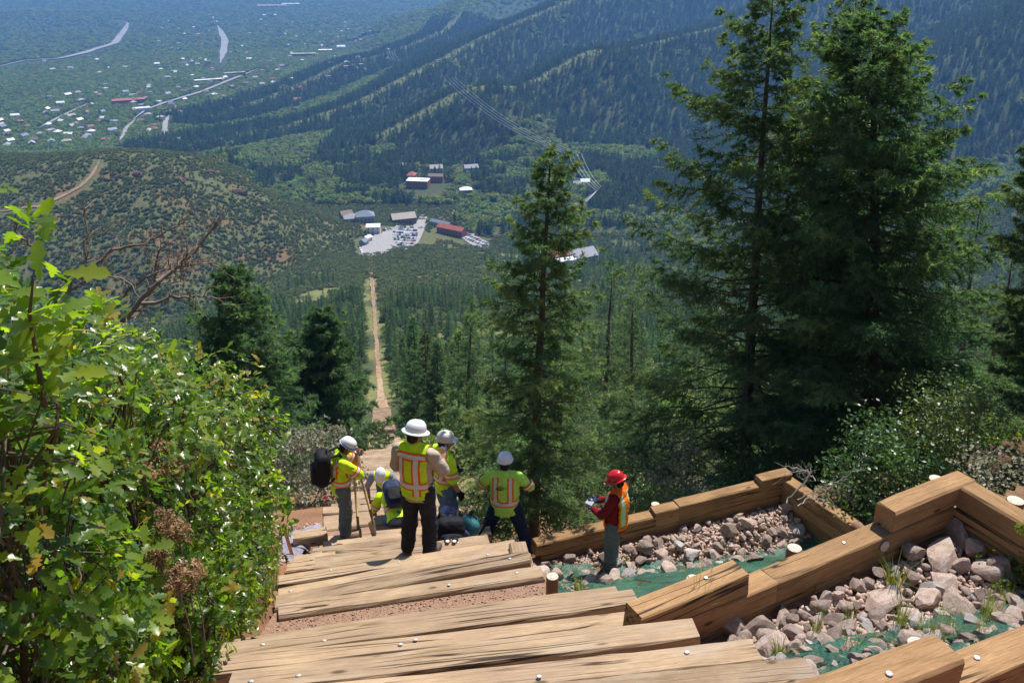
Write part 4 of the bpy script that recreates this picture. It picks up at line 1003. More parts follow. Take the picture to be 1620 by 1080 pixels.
def bush(px, py, depth, rx, rz, mat, seed, label, name='bush', nclump=34, nleaf=90, leaf=.03, quad=True, spreadf=.42):
    p = at_depth(px, py, depth); z = Hs(p[0], p[1])
    w, c = leafclump(seed, nclump, nleaf, leaf, rx, rz, rz * .55, spreadf=spreadf, stems=9, stemr=.018, quad=quad)
    return tag(plant(name, w.me('stems'), c, BARK, mat, (p[0], p[1], z - .05), crown='foliage', trunk='stems'), label, 'bush')
bush(508, 760, 24, 1.5, 1.9, SAGE, 71, 'grey-green rounded shrub left of the steps behind the left worker', leaf=.05, nleaf=150)
bush(668, 690, 45, 1.5, 1.5, BRIGHT, 72, 'yellow-green bush at the right edge of the steps beyond the workers', leaf=.08)
bush(1080, 760, 18, 1.5, 1.9, SAGE, 73, 'grey-green leafy bush behind the red-helmeted worker', leaf=.035, nleaf=150)
bush(1035, 770, 16, .8, 1.1, BRIGHT, 74, 'bright green bush just right of the red helmet', leaf=.03, nleaf=130)
bush(1130, 790, 15.8, 1.1, 1.2, DARKLEAF, 75, 'dark green bush behind the middle of the far check wall', leaf=.03, nleaf=140)
bush(1230, 770, 17.5, 1.4, 1.5, DARKLEAF, 76, 'dark bush in the shade behind the far wall corner', leaf=.035, nleaf=150)
bush(1400, 740, 13.5, 1.3, 1.2, DARKLEAF, 77, 'dark undergrowth bush between far wall corner and near wall corner', leaf=.035, nleaf=150)
bush(1500, 720, 14, 1.3, 1.6, DARKLEAF, 78, 'dark bush under the broad spruce near the right edge', leaf=.035, nleaf=150)
bush(1560, 640, 15.5, 1.6, 2.6, BRIGHT, 79, 'sunlit green bush below the right edge spruce', leaf=.04, nleaf=110)
bush(1590, 760, 10.5, .9, 1.5, SAGE, 80, 'pale grey-leaved shrub at the right picture edge behind the wall', leaf=.028, nleaf=80, nclump=26)
bush(1640, 850, 6.6, .35, .5, BRIGHT, 81, 'small bright green sprig at the right edge over the wall return', leaf=.02, nleaf=70, nclump=14)
bush(880, 760, 20, 1.3, 1.3, DARKLEAF, 82, 'dark low bush beneath the slender spruce', leaf=.04, nleaf=120)
bush(760, 770, 19, 1.2, 1.5, DARKLEAF, 83, 'dark green bush between the beige helmet and the slender spruce', leaf=.04, nleaf=130)
bush(960, 745, 21, 1.5, 1.7, DARKLEAF, 84, 'dark bush right of the slender spruce trunk', leaf=.04, nleaf=130)

for k, (x, y, r_) in enumerate([(6.6, 6.2, .8), (7.6, 8.2, 1.1), (9.4, 9.6, 1.2), (6.2, 4.2, .7), (11, 12, 1.3)]):
    w, c = leafclump(860 + k, 30, 110, .035, r_, r_ * 1.1, r_ * .6, spreadf=.42, stems=8, stemr=.015)
    tag(plant('bush', w.me('stems'), c, BARK, [DARKLEAF, BRIGHT, SAGE][k % 3], (x, y, Hs(x, y) - .05), crown='foliage', trunk='stems'), ['dark', 'green', 'grey-leaved', 'dark low', 'tall green'][k] + ' bush on the slope beyond the right end of the check walls', 'bush')

# oak thicket at left: lobed leaves in rosettes at twig ends
OAK = folmat('oak_leaves', [(0, (.05, .11, .022)), (.45, (.12, .22, .034)), (.85, (.28, .38, .05)), (1, (.42, .28, .07))], .62, .27, .6, .12, .015, (1.7, 1.75, .4))
half = np.array([(0, .03), (.16, .10), (.26, .07), (.38, .22), (.47, .12), (.6, .30), (.70, .16), (.84, .20), (1.0, .02)])
ns_ = len(half); LEAFV = np.concatenate([np.stack([half[:, 0], half[:, 1], .10 * half[:, 1] + -.16 * half[:, 0] ** 2], -1), np.stack([half[:, 0], half[:, 1] * 0, -.16 * half[:, 0] ** 2 - .015], -1), np.stack([half[:, 0], -half[:, 1], .10 * half[:, 1] - .16 * half[:, 0] ** 2], -1)])
LEAFF = np.array([(k * ns_ + i, k * ns_ + i + 1, (k + 1) * ns_ + i + 1, (k + 1) * ns_ + i) for k in range(2) for i in range(ns_ - 1)])
def leaf_frames(P, D, Nn, size):
    """leaf vertices at points P growing along D with normals Nn"""
    D = nrm(D); S = nrm(np.cross(Nn, D)); Nn = np.cross(D, S)
    B3 = np.stack([D, S, Nn], 1)
    return (P[:, None] + np.einsum('lk,nkj->nlj', LEAFV, B3) * size[:, None, None])
def oak(s, t, r, h, nros, seed, label, leafsz=.105, nl=6):
    rng = np.random.default_rng(seed); x, y = st2xy(s, t); z = Hs(x, y) - .05
    nst = 7; wood = MB(); ends = []
    for k in range(nst):
        a = rng.random() * 6.28; q = np.linspace(0, 1, 6)[:, None]; e = np.array([math.cos(a) * r * .6 * rng.random(), math.sin(a) * r * .6 * rng.random(), h * (.6 + .3 * rng.random())])
        P = np.array([math.cos(a), math.sin(a), 0]) * .12 + e * q; P[1:5] += rng.normal(0, .05, (4, 3)); wood.tube(P, np.linspace(.022, .008, 6), 6, False); ends.append(P)
    c = rng.normal(size=(nros, 3)); c = nrm(c); c = np.sign(c) * np.abs(c) ** .8 * (.35 + .65 * rng.random((nros, 1)) ** .45); c[:, 2] = c[:, 2] * .52 + .50
    lump = vnoise(c[:, 0] * 2.6 + seed, c[:, 1] * 2.6 + c[:, 2] * 3.1) - .5; c[:, :2] *= (1 + .55 * lump)[:, None]; c[:, 2] *= 1 + .16 * lump
    C = c * np.array([r, r, h]) * 1.0; C = C[C[:, 2] > .06]
    for e in C[::5]:
        P = ends[rng.integers(nst)]; b = P[rng.integers(2, 6)]; wood.tube(np.stack([b, (b + e) / 2 + rng.normal(0, .05, 3), e]), [.007, .005, .003], 4, False)
    k = len(C); out = nrm(C - np.array([0, 0, h * .4]))
    a = rng.random((k, nl)) * 6.28; ax = nrm(out + rng.normal(0, .5, (k, 3)) + np.array([0, 0, .45]))
    u = nrm(np.cross(ax, rng.normal(size=(k, 3)))); v = np.cross(ax, u)
    D = ax[:, None] * rng.uniform(.1, .9, (k, nl, 1)) + u[:, None] * np.cos(a)[..., None] + v[:, None] * np.sin(a)[..., None]
    Nn = ax[:, None] + rng.normal(0, .35, (k, nl, 3)) + np.array([0, 0, .5]); P = C[:, None] + rng.normal(0, .02, (k, nl, 3))
    V = leaf_frames(P.reshape(-1, 3), D.reshape(-1, 3), nrm(Nn.reshape(-1, 3)), (leafsz * rng.uniform(.65, 1.25, k * nl)))
    n = len(V); F = (np.arange(n)[:, None, None] * len(LEAFV) + LEAFF[None]).reshape(-1, 4)
    me = mesh_np('foliage', V.reshape(-1, 3), F, True); tint = np.clip(rng.normal(.46, .24, (k, 1)) + rng.normal(0, .1, (k, nl)), 0, 1); tint[rng.random((k, nl)) > .985] = 1
    set_tint(me, np.repeat(np.minimum(tint, .97 + .03 * (rng.random(tint.shape) > .99)).ravel(), len(LEAFV)))
    e = plant('oak_shrub', wood.me('stems'), me, BARK, OAK, (x, y, z), crown='foliage', trunk='stems')
    return tag(e, label, 'shrub', 'oak shrubs along the left edge of the steps')
OAKS = [(3.0, -1.62, .66, 2.75, 470, 'tall near oak shrub at the left picture edge', .10), (3.9, -1.95, .74, 2.6, 620, 'oak shrub at the lower left beside the nearest ties', .09), (3.6, -1.62, .42, 1.0, 260, 'small oak shrub at the foot of the thicket by the ties', .075),
        (4.9, -2.0, .88, 2.85, 800, 'oak shrub overhanging the left ends of the near ties', .09), (6.0, -1.95, .85, 2.7, 800, 'oak shrub beside the ties left of the gravel tread', .085), (7.3, -2.0, .95, 2.9, 900, 'yellow-lit oak shrub above the left worker side of the thicket', .085),
        (8.7, -2.15, 1.0, 2.6, 800, 'oak shrub at the far right end of the thicket', .085), (5.2, -3.3, 1.2, 3.5, 700, 'oak shrub deep in the thicket at left', .1), (7.2, -3.5, 1.3, 3.5, 740, 'oak shrub in the middle of the thicket crest', .095), (9.4, -3.7, 1.4, 3.4, 700, 'oak shrub behind the thicket below the dead tree', .1), (2.3, -1.75, .55, 2.5, 320, 'oak shrub in the lower left picture corner', .1), (3.6, -2.7, .75, 3.0, 420, 'oak shrub at the left edge halfway up the picture', .1), (4.7, -1.45, .42, .95, 260, 'low oak shoot at the foot of the thicket beside the near ties', .075), (5.6, -1.42, .4, .9, 240, 'low oak shoot beside the gravel tread', .075), (6.5, -1.5, .4, 1.0, 240, 'low oak shoot beside the yawed ties', .075)]
for k, (s, t, r, h, nr, lab, lz) in enumerate(OAKS): oak(s, t, r, h, int(nr * 1.3), 900 + k, lab, lz * .86)
# the sprig nearest the lens: every leaf its own piece
sp = at_depth(45, 450, 2.75); e = empty('oak_sprig', tuple(sp)); tag(e, 'big sunlit oak leaves on a sprig at the upper left edge', 'oak sprig')
MB().tube(np.array([(-.12, .12, -.5), (-.06, .05, -.25), (-.02, 0, -.1), (.02, 0, .02)]), [.012, .008, .006, .003], 6).build('twig', BARK, e)
lm = []
for k in range(3):
    q = mesh_np('leaf', LEAFV * np.array([1, 1, 1 + .5 * k]), LEAFF, True); set_tint(q, np.full(len(q.vertices), (.7, .8, .6)[k])); q.materials.append(OAK); lm.append(q)
for k in range(30):
    a = k * 2.4 + random.uniform(-.3, .3); el = random.uniform(-.2, .9); d = Vector((math.cos(a) * math.cos(el), math.sin(a) * math.cos(el) * .8, math.sin(el)))
    nv = Vector((random.gauss(0, .35), random.gauss(-.35, .3), 1)).normalized(); sdv = nv.cross(d).normalized(); nv = d.cross(sdv)
    M = Matrix((d, sdv, nv)).transposed()
    b = Vector((random.uniform(-.12, .1), random.uniform(-.08, .08), random.uniform(-.3, .04))); o = link('leaf', lm[k % 3], None, e, b, M.to_euler(), random.uniform(.10, .15))
# dried tan flower plumes among the oaks
PLUME = folmat('dried_plume', [(0, (.22, .13, .07)), (.5, (.36, .23, .13)), (1, (.46, .32, .2))], .3, .8, .1, .1, .01, (1.1, 1, .8))
for k, (px, py, d) in enumerate([(255, 735, 5.6), (280, 760, 5.6), (230, 770, 5.5), (265, 850, 5.2), (285, 870, 5.2), (305, 925, 5.0), (285, 945, 5.0), (255, 900, 5.1)]):
    p = at_depth(px, py, d); w, c = leafclump(950 + k, 14, 60, .009, .10, .12, .1, spreadf=.4, stems=6, stemr=.003)
    w.tube([(0, 0, -.5), (.02, 0, -.2), (0, 0, .1)], .004, 5)
    e = plant('flower_plume', w.me('stalk'), c, DEADWOOD, PLUME, tuple(p), crown='plume', trunk='stalk'); tag(e, 'dry tan flower plume ' + ['topmost, at the upper left of the cluster', 'just right of the topmost one', 'left of the others near the top', 'halfway down the oak thicket', 'halfway down, right of its neighbour', 'lowest and farthest right', 'lowest, above the shaded tie end', 'left of the lowest pair'][k] + ' among oak leaves', 'flower', 'dry plumes among the oaks')
# dead tree with bare crooked limbs
def bare(name, lines, depth, r0, label, seed, mat, twig=.5, jit=.35, ntw=3.0, base=None):
    g = np.random.default_rng(seed); e = empty(name, base if base is not None else tuple(at_depth(*lines[0][0], depth)))
    off = np.array(e.location); first = True
    for ln in lines:
        P = []; dd = depth + g.normal(0, jit)
        for i, (px, py) in enumerate(ln): P.append(at_depth(px, py, dd + g.normal(0, jit * .25)))
        P = smooth_line(np.array(P), max(5, len(ln) * 4)); P[1:-1] += g.normal(0, .012 * depth / 12, P[1:-1].shape)
        L_ = np.linalg.norm(P[-1] - P[0]); rr = r0 * (1 if first else .6)
        mb = MB(); mb.tube(P - off, np.linspace(rr, rr * .22, len(P)), 6)
        for j in range(int(ntw * len(P) / 2)):
            k = g.integers(len(P) // 5, len(P)); d = nrm(P[min(k + 1, len(P) - 1)] - P[k - 1]) + g.normal(0, .75, 3); d = nrm(d); tl = twig * g.uniform(.25, 1.0)
            T = P[k] + d * tl * np.linspace(0, 1, 5)[:, None]; T[1:] += np.cumsum(g.normal(0, .05 * tl, (4, 3)), 0); mb.tube(T - off, np.linspace(rr * .28, rr * .07, 5), 4, False)
            for m_ in range(2):
                d2 = nrm(d + g.normal(0, .7, 3)); T2 = T[2 + m_] + d2 * tl * .5 * np.linspace(0, 1, 4)[:, None]; mb.tube(T2 - off, np.linspace(rr * .14, rr * .05, 4), 4, False)
        mb.build('trunk' if first else 'limb', mat, e, True); first = False
    return tag(e, label, 'dead tree' if 'tree' in name else 'branch')
bare('dead_tree', [[(140, 560), (200, 500), (245, 450), (300, 408), (345, 350)], [(95, 470), (130, 430), (137, 380), (134, 330)], [(130, 440), (178, 393), (235, 385), (270, 360), (300, 352)], [(215, 505), (247, 440), (246, 400), (285, 375)], [(180, 488), (210, 450), (275, 420), (335, 418)], [(225, 480), (275, 470), (330, 468)], [(95, 470), (150, 435), (200, 440), (220, 470)], [(60, 400), (30, 372), (22, 350)], [(247, 445), (275, 430), (300, 400)]], 10.5, .042, 'bare dead tree with crooked limbs above the oak thicket', 31, DEADWOOD, .42, .3, 2.6)
bare('fallen_branch', [[(1245, 795), (1262, 775), (1285, 745), (1240, 738)], [(1262, 790), (1300, 772), (1335, 755), (1358, 735)], [(1300, 772), (1330, 778), (1352, 792)], [(1262, 800), (1290, 782), (1310, 800)], [(1290, 760), (1270, 742), (1238, 752)]], 12.6, .014, 'bleached dead branches lying over the far wall corner', 32, PALEWOOD, .3, .25, 2.2)
# ------------------------------------------------------------------ town, car park, power line
def bmat(n, c, r=.8): return simple(n, c, r, .12, .4, 0)
WALLM = [bmat('wall_cream', (.55, .5, .42)), bmat('wall_white', (.72, .72, .7)), bmat('wall_brick', (.30, .13, .09)), bmat('wall_brown', (.22, .15, .11)), bmat('wall_grey', (.35, .35, .36))]
ROOFM = [bmat('roof_grey', (.34, .34, .36)), bmat('roof_white', (.80, .80, .80)), bmat('roof_brown', (.24, .17, .13)), bmat('roof_red', (.36, .11, .08)), bmat('roof_blue_grey', (.20, .23, .28)), bmat('roof_tan', (.42, .36, .3))]
PANE = bmat('window_glass', (.05, .06, .08), .15)
def house_parts(w, d, h, roof, wm, rm):
    """meshes of a house: walls, roof, windows, door"""
    wa = MB(); wa.box((0, 0, h / 2 - 1), (w, d, h + 2)); ro = MB(); o = .5
    if roof == 'gable':
        r = d * .3
        wa.add([(-w / 2, -d / 2, h), (-w / 2, d / 2, h), (-w / 2, 0, h + r - .05), (w / 2, -d / 2, h), (w / 2, d / 2, h), (w / 2, 0, h + r - .05)], [(0, 2, 1), (3, 4, 5)])
        for sgn in (-1, 1):
            e = sgn * (d / 2 + o); ez = h - r * o / (d / 2)
            V = [(-w / 2 - o, e, ez), (w / 2 + o, e, ez), (w / 2 + o, 0, h + r), (-w / 2 - o, 0, h + r)]; V = V + [(a, b, c + .25) for a, b, c in V]
            ro.add(V, [(0, 1, 2, 3), (4, 7, 6, 5), (0, 4, 5, 1), (1, 5, 6, 2), (2, 6, 7, 3), (3, 7, 4, 0)])
    elif roof == 'hip':
        r = d * .32; k = max(w - d, .5) / 2
        V = [(-w / 2 - o, -d / 2 - o, h), (w / 2 + o, -d / 2 - o, h), (w / 2 + o, d / 2 + o, h), (-w / 2 - o, d / 2 + o, h), (-k, 0, h + r), (k, 0, h + r)]
        ro.add(V, [(0, 1, 5, 4), (1, 2, 5), (2, 3, 4, 5), (3, 0, 4), (3, 2, 1, 0)])
    else: ro.box((0, 0, h + .25), (w + .5, d + .5, .5)); ro.box((w * .2, 0, h + .9), (w * .2, d * .25, .9))
    wi = []
    nw = max(2, int(w / 3.5)); ns = max(1, int(h / 3))
    for f in range(ns):
        for i in range(nw):
            for sg in (-1, 1): wi.append(((-w / 2 + (i + .5) * w / nw, sg * d / 2, 1.6 + f * 3), (1.3, .12, 1.4)))
    return wa, ro, wi
HM = {}
def house(x, y, w, d, h, roof, wi_, ri_, rz, label, group=None, windows=False, name='house', zoff=0.):
    z = G1(x, y) + zoff; e = empty(name, (x, y, z), rz)
    key = (round(w), round(d), round(h), roof, wi_, ri_)
    if key not in HM:
        wa, ro, wn_ = house_parts(round(w), round(d), round(h), roof, wi_, ri_)
        HM[key] = (wa.me('wall', mats=[WALLM[wi_]]), ro.me('roof', mats=[ROOFM[ri_]]), wn_)
    wa, ro, wn_ = HM[key]
    link('wall', wa, None, e); link('roof', ro, None, e)
    if windows:
        wme = HM.setdefault('win', MB().box((0, 0, 0), (1.3, .14, 1.4)).me('window', mats=[PANE]))
        for c, sz in wn_: link('window', wme, None, e, c)
    return tag(e, label, 'house' if name == 'house' else 'building', group)
def bpx(px, py, w, d, h, roof, wi_, ri_, rz, label, name='building', lift=0.):
    p = cast(px, py); return house(p[0], p[1], w, d, h, roof, wi_, ri_, rz, label, None, True, name, lift)
bpx(591, 368, 13, 11, 6, 'flat', 1, 1, .1, 'small building with bright white flat roof above the paved turnaround')
bpx(556, 351, 14, 11, 5, 'hip', 4, 0, .3, 'small grey hip-roofed house at the left of the car park')
bpx(578, 352, 18, 14, 8, 'hip', 4, 4, .2, 'large blue-grey hip-roofed house behind the white-roofed building')
bpx(548, 345, 12, 10, 5, 'gable', 3, 2, .5, 'brown-roofed house half hidden at the foot of the left hill')
bpx(638, 352, 24, 14, 6, 'gable', 3, 5, .35, 'long tan-roofed station building above the car park')
bpx(582, 383, 7, 5, 4, 'gable', 1, 1, .9, 'white shed beside the paved turnaround', 'shed')
bpx(576, 388, 7, 6, 4, 'gable', 4, 4, 1.2, 'dark shed next to the white shed', 'shed')
bpx(662, 297, 26, 15, 9, 'flat', 2, 1, -.15, 'brick hotel with a white flat roof court in the trees')
bpx(652, 291, 10, 12, 11, 'hip', 2, 3, -.15, 'brick corner wing at the left of the hotel')
bpx(690, 288, 18, 8, 8, 'gable', 2, 2, -.1, 'brown-roofed wing right of the hotel')
bpx(636, 271, 12, 10, 7, 'gable', 1, 0, .3, 'white-walled house above and left of the hotel')
bpx(690, 274, 16, 12, 7, 'gable', 4, 5, .2, 'pale-roofed house directly above the hotel')
bpx(745, 272, 18, 11, 6, 'gable', 4, 0, .3, 'grey-roofed house standing alone above right of the hotel')
bpx(737, 307, 14, 10, 5, 'hip', 3, 1, .2, 'white-roofed house below right of the hotel')
bpx(715, 372, 30, 9, 7, 'gable', 2, 3, -.55, 'long red-roofed building right of the car park')
bpx(698, 360, 24, 6, 5, 'gable', 4, 4, -.6, 'dark-roofed shed row behind the red-roofed building')
bpx(880, 415, 22, 14, 7, 'flat', 2, 3, .4, 'red-roofed building peeking through the slender spruce')
bpx(895, 420, 16, 8, 5, 'flat', 1, 1, .4, 'white flat-roofed annex beside the peeking red roof')
bpx(918, 412, 26, 18, 6, 'gable', 4, 0, .5, 'big grey-roofed hall right of the slender spruce')
bpx(925, 294, 11, 9, 5, 'gable', 1, 1, .2, 'white-roofed cabin at the power line bend'); bpx(912, 296, 9, 8, 5, 'gable', 4, 0, .2, 'grey cabin left of the white-roofed cabin')
bpx(205, 168, 60, 22, 12, 'flat', 2, 3, .4, 'long red brick building in the town centre'); bpx(480, 92, 70, 20, 12, 'flat', 3, 5, .15, 'long tan school building at the town edge'); bpx(515, 85, 40, 20, 10, 'flat', 3, 1, .15, 'white-roofed hall right of the long school building')
bpx(330, 133, 60, 12, 9, 'flat', 2, 1, .45, 'white-roofed row along the main street'); bpx(372, 121, 50, 12, 9, 'flat', 3, 5, .45, 'tan-roofed row at the upper end of the main street')
bpx(540, 78, 26, 14, 8, 'gable', 1, 1, .2, 'white roofed house at the upper right end of town'); bpx(225, 178, 30, 14, 8, 'flat', 1, 1, .5, 'white-roofed building beside the main street car park')
bpx(430, 12, 150, 50, 10, 'flat', 3, 5, .1, 'wide tan commercial block at the top picture edge'); bpx(460, 9, 90, 40, 9, 'flat', 1, 1, .1, 'white-roofed commercial block at the top picture edge')
# the many small town houses
rngh = np.random.default_rng(17); cnt = 0; used_h = []
zones = [((0, 190, 150, 235), 46, 'low in the left of the town'), ((60, 150, 300, 200), 60, 'near the main street'), ((270, 95, 480, 165), 55, 'in the middle of the town'), ((440, 50, 620, 130), 45, 'at the right side of the town'), ((250, 20, 560, 90), 60, 'in the upper part of the town'), ((60, 90, 330, 150), 30, 'left of the town road'), ((120, 200, 300, 235), 16, 'at the near edge of the town')]
for (x0, y0, x1, y1), n, where in zones:
    c = 0
    while c < n:
        px, py = rngh.uniform(x0, x1), rngh.uniform(y0, y1); p = cast(px, py)
        if cleared(np.array([p[0]]), np.array([p[1]]))[0] or min(dr[0] for dr in [(1e9,)]) < 0: c += 1; continue
        if any((p[0] - a) ** 2 + (p[1] - b) ** 2 < 20 ** 2 for a, b in used_h): c += 1; continue
        used_h.append((p[0], p[1])); big = p[1] / 1800
        w = float(rngh.choice([9, 11, 14])); d = float(rngh.choice([8, 9])); h = float(rngh.choice([6, 8])); ri = int(rngh.choice([0, 0, 1, 1, 2, 5, 3, 4])); rf = str(rngh.choice(['gable', 'gable', 'hip', 'flat']))
        nm = ['grey', 'white', 'brown', 'red', 'blue-grey', 'tan'][ri]
        house(p[0], p[1], w, d, h, rf, int(rngh.choice([0, 1, 3, 4])), ri, rngh.uniform(0, 3.1), f'small house with {nm} {rf} roof among trees {where}', f'{nm} {rf}-roofed houses {where}', zoff=.5); c += 1
HOUSE_XY = np.array(used_h)
# paved turnaround, car park and their cars
LOT = simple('lot_asphalt', (.30, .285, .28), .9, .15, .3, 0)
def lot(name, pix):
    o = drape(name, wpoly(pix, 300, 2000), LOT, 2.0, .9, .0, 1); return tag(o, kind='structure')
lot('pavement', [(566, 404), (572, 392), (588, 375), (606, 370), (622, 392), (612, 402), (590, 408)]); lot('car_park', [(600, 372), (622, 362), (655, 358), (668, 340), (676, 345), (668, 375), (645, 398), (628, 392)])
lot('car_park', [(725, 372), (745, 368), (775, 388), (770, 396), (745, 388)]); lot('car_park', [(890, 408), (930, 396), (955, 396), (950, 404), (905, 418)])
CARP = [simple('car_' + n, c, .3, .03, 5, 0, spec=.6) for n, c in (('white', (.8, .8, .8)), ('silver', (.5, .52, .54)), ('black', (.03, .03, .035)), ('red', (.4, .04, .04)), ('blue', (.06, .1, .25)), ('grey', (.2, .2, .21)))]
TYRE = simple('tyre', (.02, .02, .02), .9)
def car_mesh(mat):
    out = []
    sec = [(-2.2, .35, .75), (-2.15, .3, .95), (-1.6, .28, 1.0), (-.9, .28, 1.02), (.9, .28, 1.0), (1.7, .3, .92), (2.2, .35, .7)]
    V = []
    for (x, z0, z1) in sec: V += [(x, -.88, z0), (x, -.9, (z0 + z1) / 2), (x, -.82, z1), (x, .82, z1), (x, .9, (z0 + z1) / 2), (x, .88, z0)]
    F = [(i * 6 + j, i * 6 + (j + 1) % 6, (i + 1) * 6 + (j + 1) % 6, (i + 1) * 6 + j) for i in range(6) for j in range(6)] + [tuple(range(5, -1, -1)), tuple(range(36, 42))]
    b = MB(); b.add(V, F); rf = MB(); rf.box((-.3, 0, 1.47), (1.7, 1.36, .06)); b.add(np.concatenate(rf.V), rf.F); out.append(('body', b.me('body', mats=[mat])))
    g = MB(); T = [(-1.35, -.78, 1.0), (.95, -.78, .99), (.95, .78, .99), (-1.35, .78, 1.0), (-1.1, -.66, 1.45), (.45, -.66, 1.45), (.45, .66, 1.45), (-1.1, .66, 1.45)]; g.add(T, [(0, 1, 5, 4), (1, 2, 6, 5), (2, 3, 7, 6), (3, 0, 4, 7), (4, 5, 6, 7)]); out.append(('windows', g.me('windows', mats=[PANE])))
    return out
wheel_me = MB().lathe([(0, -.11), (.3, -.11), (.32, -.05), (.32, .05), (.3, .11), (0, .11)], n=12, M=Matrix.Rotation(math.pi / 2, 4, 'X')).me('wheel', mats=[TYRE])
CARM = [car_mesh(m) for m in CARP]; CNAME = ['white', 'silver', 'black', 'red', 'blue', 'grey']
def car(x, y, rz, k, label, group):
    e = empty('parked_car', (x, y, max(G1(x, y), 0 if False else -9e9) + .95), rz)
    for nme, me in CARM[k]: link(nme, me, None, e)
    for a in (-1.35, 1.35):
        for b in (-.8, .8): link('wheel', wheel_me, None, e, (a, b, .32))
    tag(e, label, 'car', group)
def carrow(p0, p1, n, turn, where):
    a = cast(*p0); b = cast(*p1); d = b[:2] - a[:2]; rz = math.atan2(d[1], d[0]) + turn
    for i in range(n):
        if rngh.random() < .08: continue
        q = a[:2] + d * (i + .5) / n; k = int(rngh.choice([0, 0, 0, 0, 1, 1, 1, 2, 2, 5, 5, 4, 4, 3])); car(q[0], q[1], rz + rngh.normal(0, .05), k, f'{CNAME[k]} car parked {where}', f'{CNAME[k]} cars parked {where}')
ROWS = ['first (farthest)', 'second', 'third', 'fourth', 'fifth', 'sixth', 'seventh', 'eighth (nearest)', 'short side']
for ri_, (p0, p1, n) in enumerate([((626, 361), (655, 363), 9), ((624, 364.5), (660, 367), 11), ((622, 369.5), (661, 372), 12), ((621, 373), (661, 375.5), 12), ((622, 378), (659, 380), 12), ((624, 381.5), (657, 383.5), 11), ((627, 386.5), (653, 388), 9), ((630, 390), (650, 391.5), 7), ((606, 366), (620, 364), 5)]): carrow(p0, p1, n, 1.2, f'in the {ROWS[ri_]} row of the large car park')
carrow((728, 374), (768, 392), 10, 1.3, 'in the strip beside the red-roofed building'); carrow((736, 372), (772, 388), 8, 1.3, 'in the strip beside the red-roofed building')
carrow((568, 392), (573, 402), 3, .3, 'along the left side of the turnaround'); carrow((930, 399), (952, 398), 5, 1.2, 'beside the big grey-roofed hall'); carrow((884, 411), (900, 414), 4, 1.0, 'by the peeking red roof')
# power line: timber H-poles and wires crossing the valley
WIRE = simple('wire', (.75, .77, .78), .4, .05, 5, 0); POLE = simple('pole_wood', (.2, .16, .13), .9, .3, 2, 0)
def pylon(p, h, rz, label):
    e = empty('power_pole', (p[0], p[1], p[2]), rz); m = MB()
    for sx in (-4, 4): MB().tube([(sx, 0, -1), (sx, 0, h)], [.45, .3], 8).build('pole', POLE, e)
    MB().box((0, 0, h - 2), (20, .5, .5)).build('crossarm', POLE, e)
    tag(e, label, 'power pole', 'power poles across the valley'); c, s = math.cos(rz), math.sin(rz)
    return [np.array([p[0] + c * k, p[1] + s * k, p[2] + h - 2.4]) for k in (-9, -3, 3, 9)]
pts = [(712, 150, 'at the far ridge notch'), (908, 275, 'at the bend above the slender spruce'), (946, 335, 'at the lower bend near the valley floor'), (893, 372, 'at the valley floor behind the slender spruce')]
PY = []
for i, (px, py, wh) in enumerate(pts): PY.append(pylon(cast(px, py), 28, [.35, .2, 1.2, 1.7][i], 'wooden H-frame power pole ' + wh))
def wires(A, B, label, sag=9):
    e = empty('power_line', tuple(A[0])); o0 = np.array(e.location)
    for a, b in zip(A, B):
        q = np.linspace(0, 1, 18)[:, None]; P = a + (b - a) * q; P[:, 2] -= (sag * 4 * q * (1 - q))[:, 0]
        MB().tube(P - o0, .17, 4, False).build('wire', WIRE, e)
    tag(e, label, 'power line', 'power line spans')
wires(PY[0], PY[1], 'longest span of white power wires over the forested slope', 14); wires(PY[1], PY[2], 'middle span of power wires at the bend', 5); wires(PY[2], PY[3], 'lowest span of power wires behind the slender spruce', 4)
fp = pylon(cast(618, 96), 24, .2, 'distant H-frame power pole on the far spur'); fp2 = pylon(cast(626, 112), 24, .2, 'distant H-frame power pole lower on the far spur'); wires(fp, fp2, 'short bright span of wires on the far spur', 2)
# ------------------------------------------------------------------ people and what they carry
DG = bpy.context.evaluated_depsgraph_get
def capsule(mb, p, q, r1, r2, side=(1, 0, 0), n=14, caps=True):
    """tapered elliptical limb from p to q; r = (half width along side, half depth)"""
    p, q = np.array(p, float), np.array(q, float); r1 = np.broadcast_to(np.array(r1, float), (2,)); r2 = np.broadcast_to(np.array(r2, float), (2,))
    d = q - p; L_ = np.linalg.norm(d) + 1e-9; d /= L_; s = np.array(side, float); s = s - d * (s @ d)
    if np.linalg.norm(s) < 1e-3: s = np.array([0, 1., 0]) - d * d[1]
    s /= np.linalg.norm(s); b = np.cross(d, s); a = np.arange(n) * 2 * math.pi / n; rings = []
    for th in (-80, -55, -30, 0): m1 = math.cos(R(th)); rings.append((p + d * math.sin(R(th)) * r1.min(), r1 * m1))
    for f in (.25, .5, .75): rings.append((p + d * L_ * f, r1 + (r2 - r1) * f))
    for th in (0, 30, 55, 80): m1 = math.cos(R(th)); rings.append((q + d * math.sin(R(th)) * r2.min(), r2 * m1))
    V = np.concatenate([c + np.cos(a)[:, None] * s * rr[0] + np.sin(a)[:, None] * b * rr[1] for c, rr in rings]); k = len(rings)
    F = [(i * n + j, i * n + (j + 1) % n, (i + 1) * n + (j + 1) % n, (i + 1) * n + j) for i in range(k - 1) for j in range(n)] + [tuple(range(n - 1, -1, -1)), tuple((k - 1) * n + j for j in range(n))]
    mb.add(V, F)
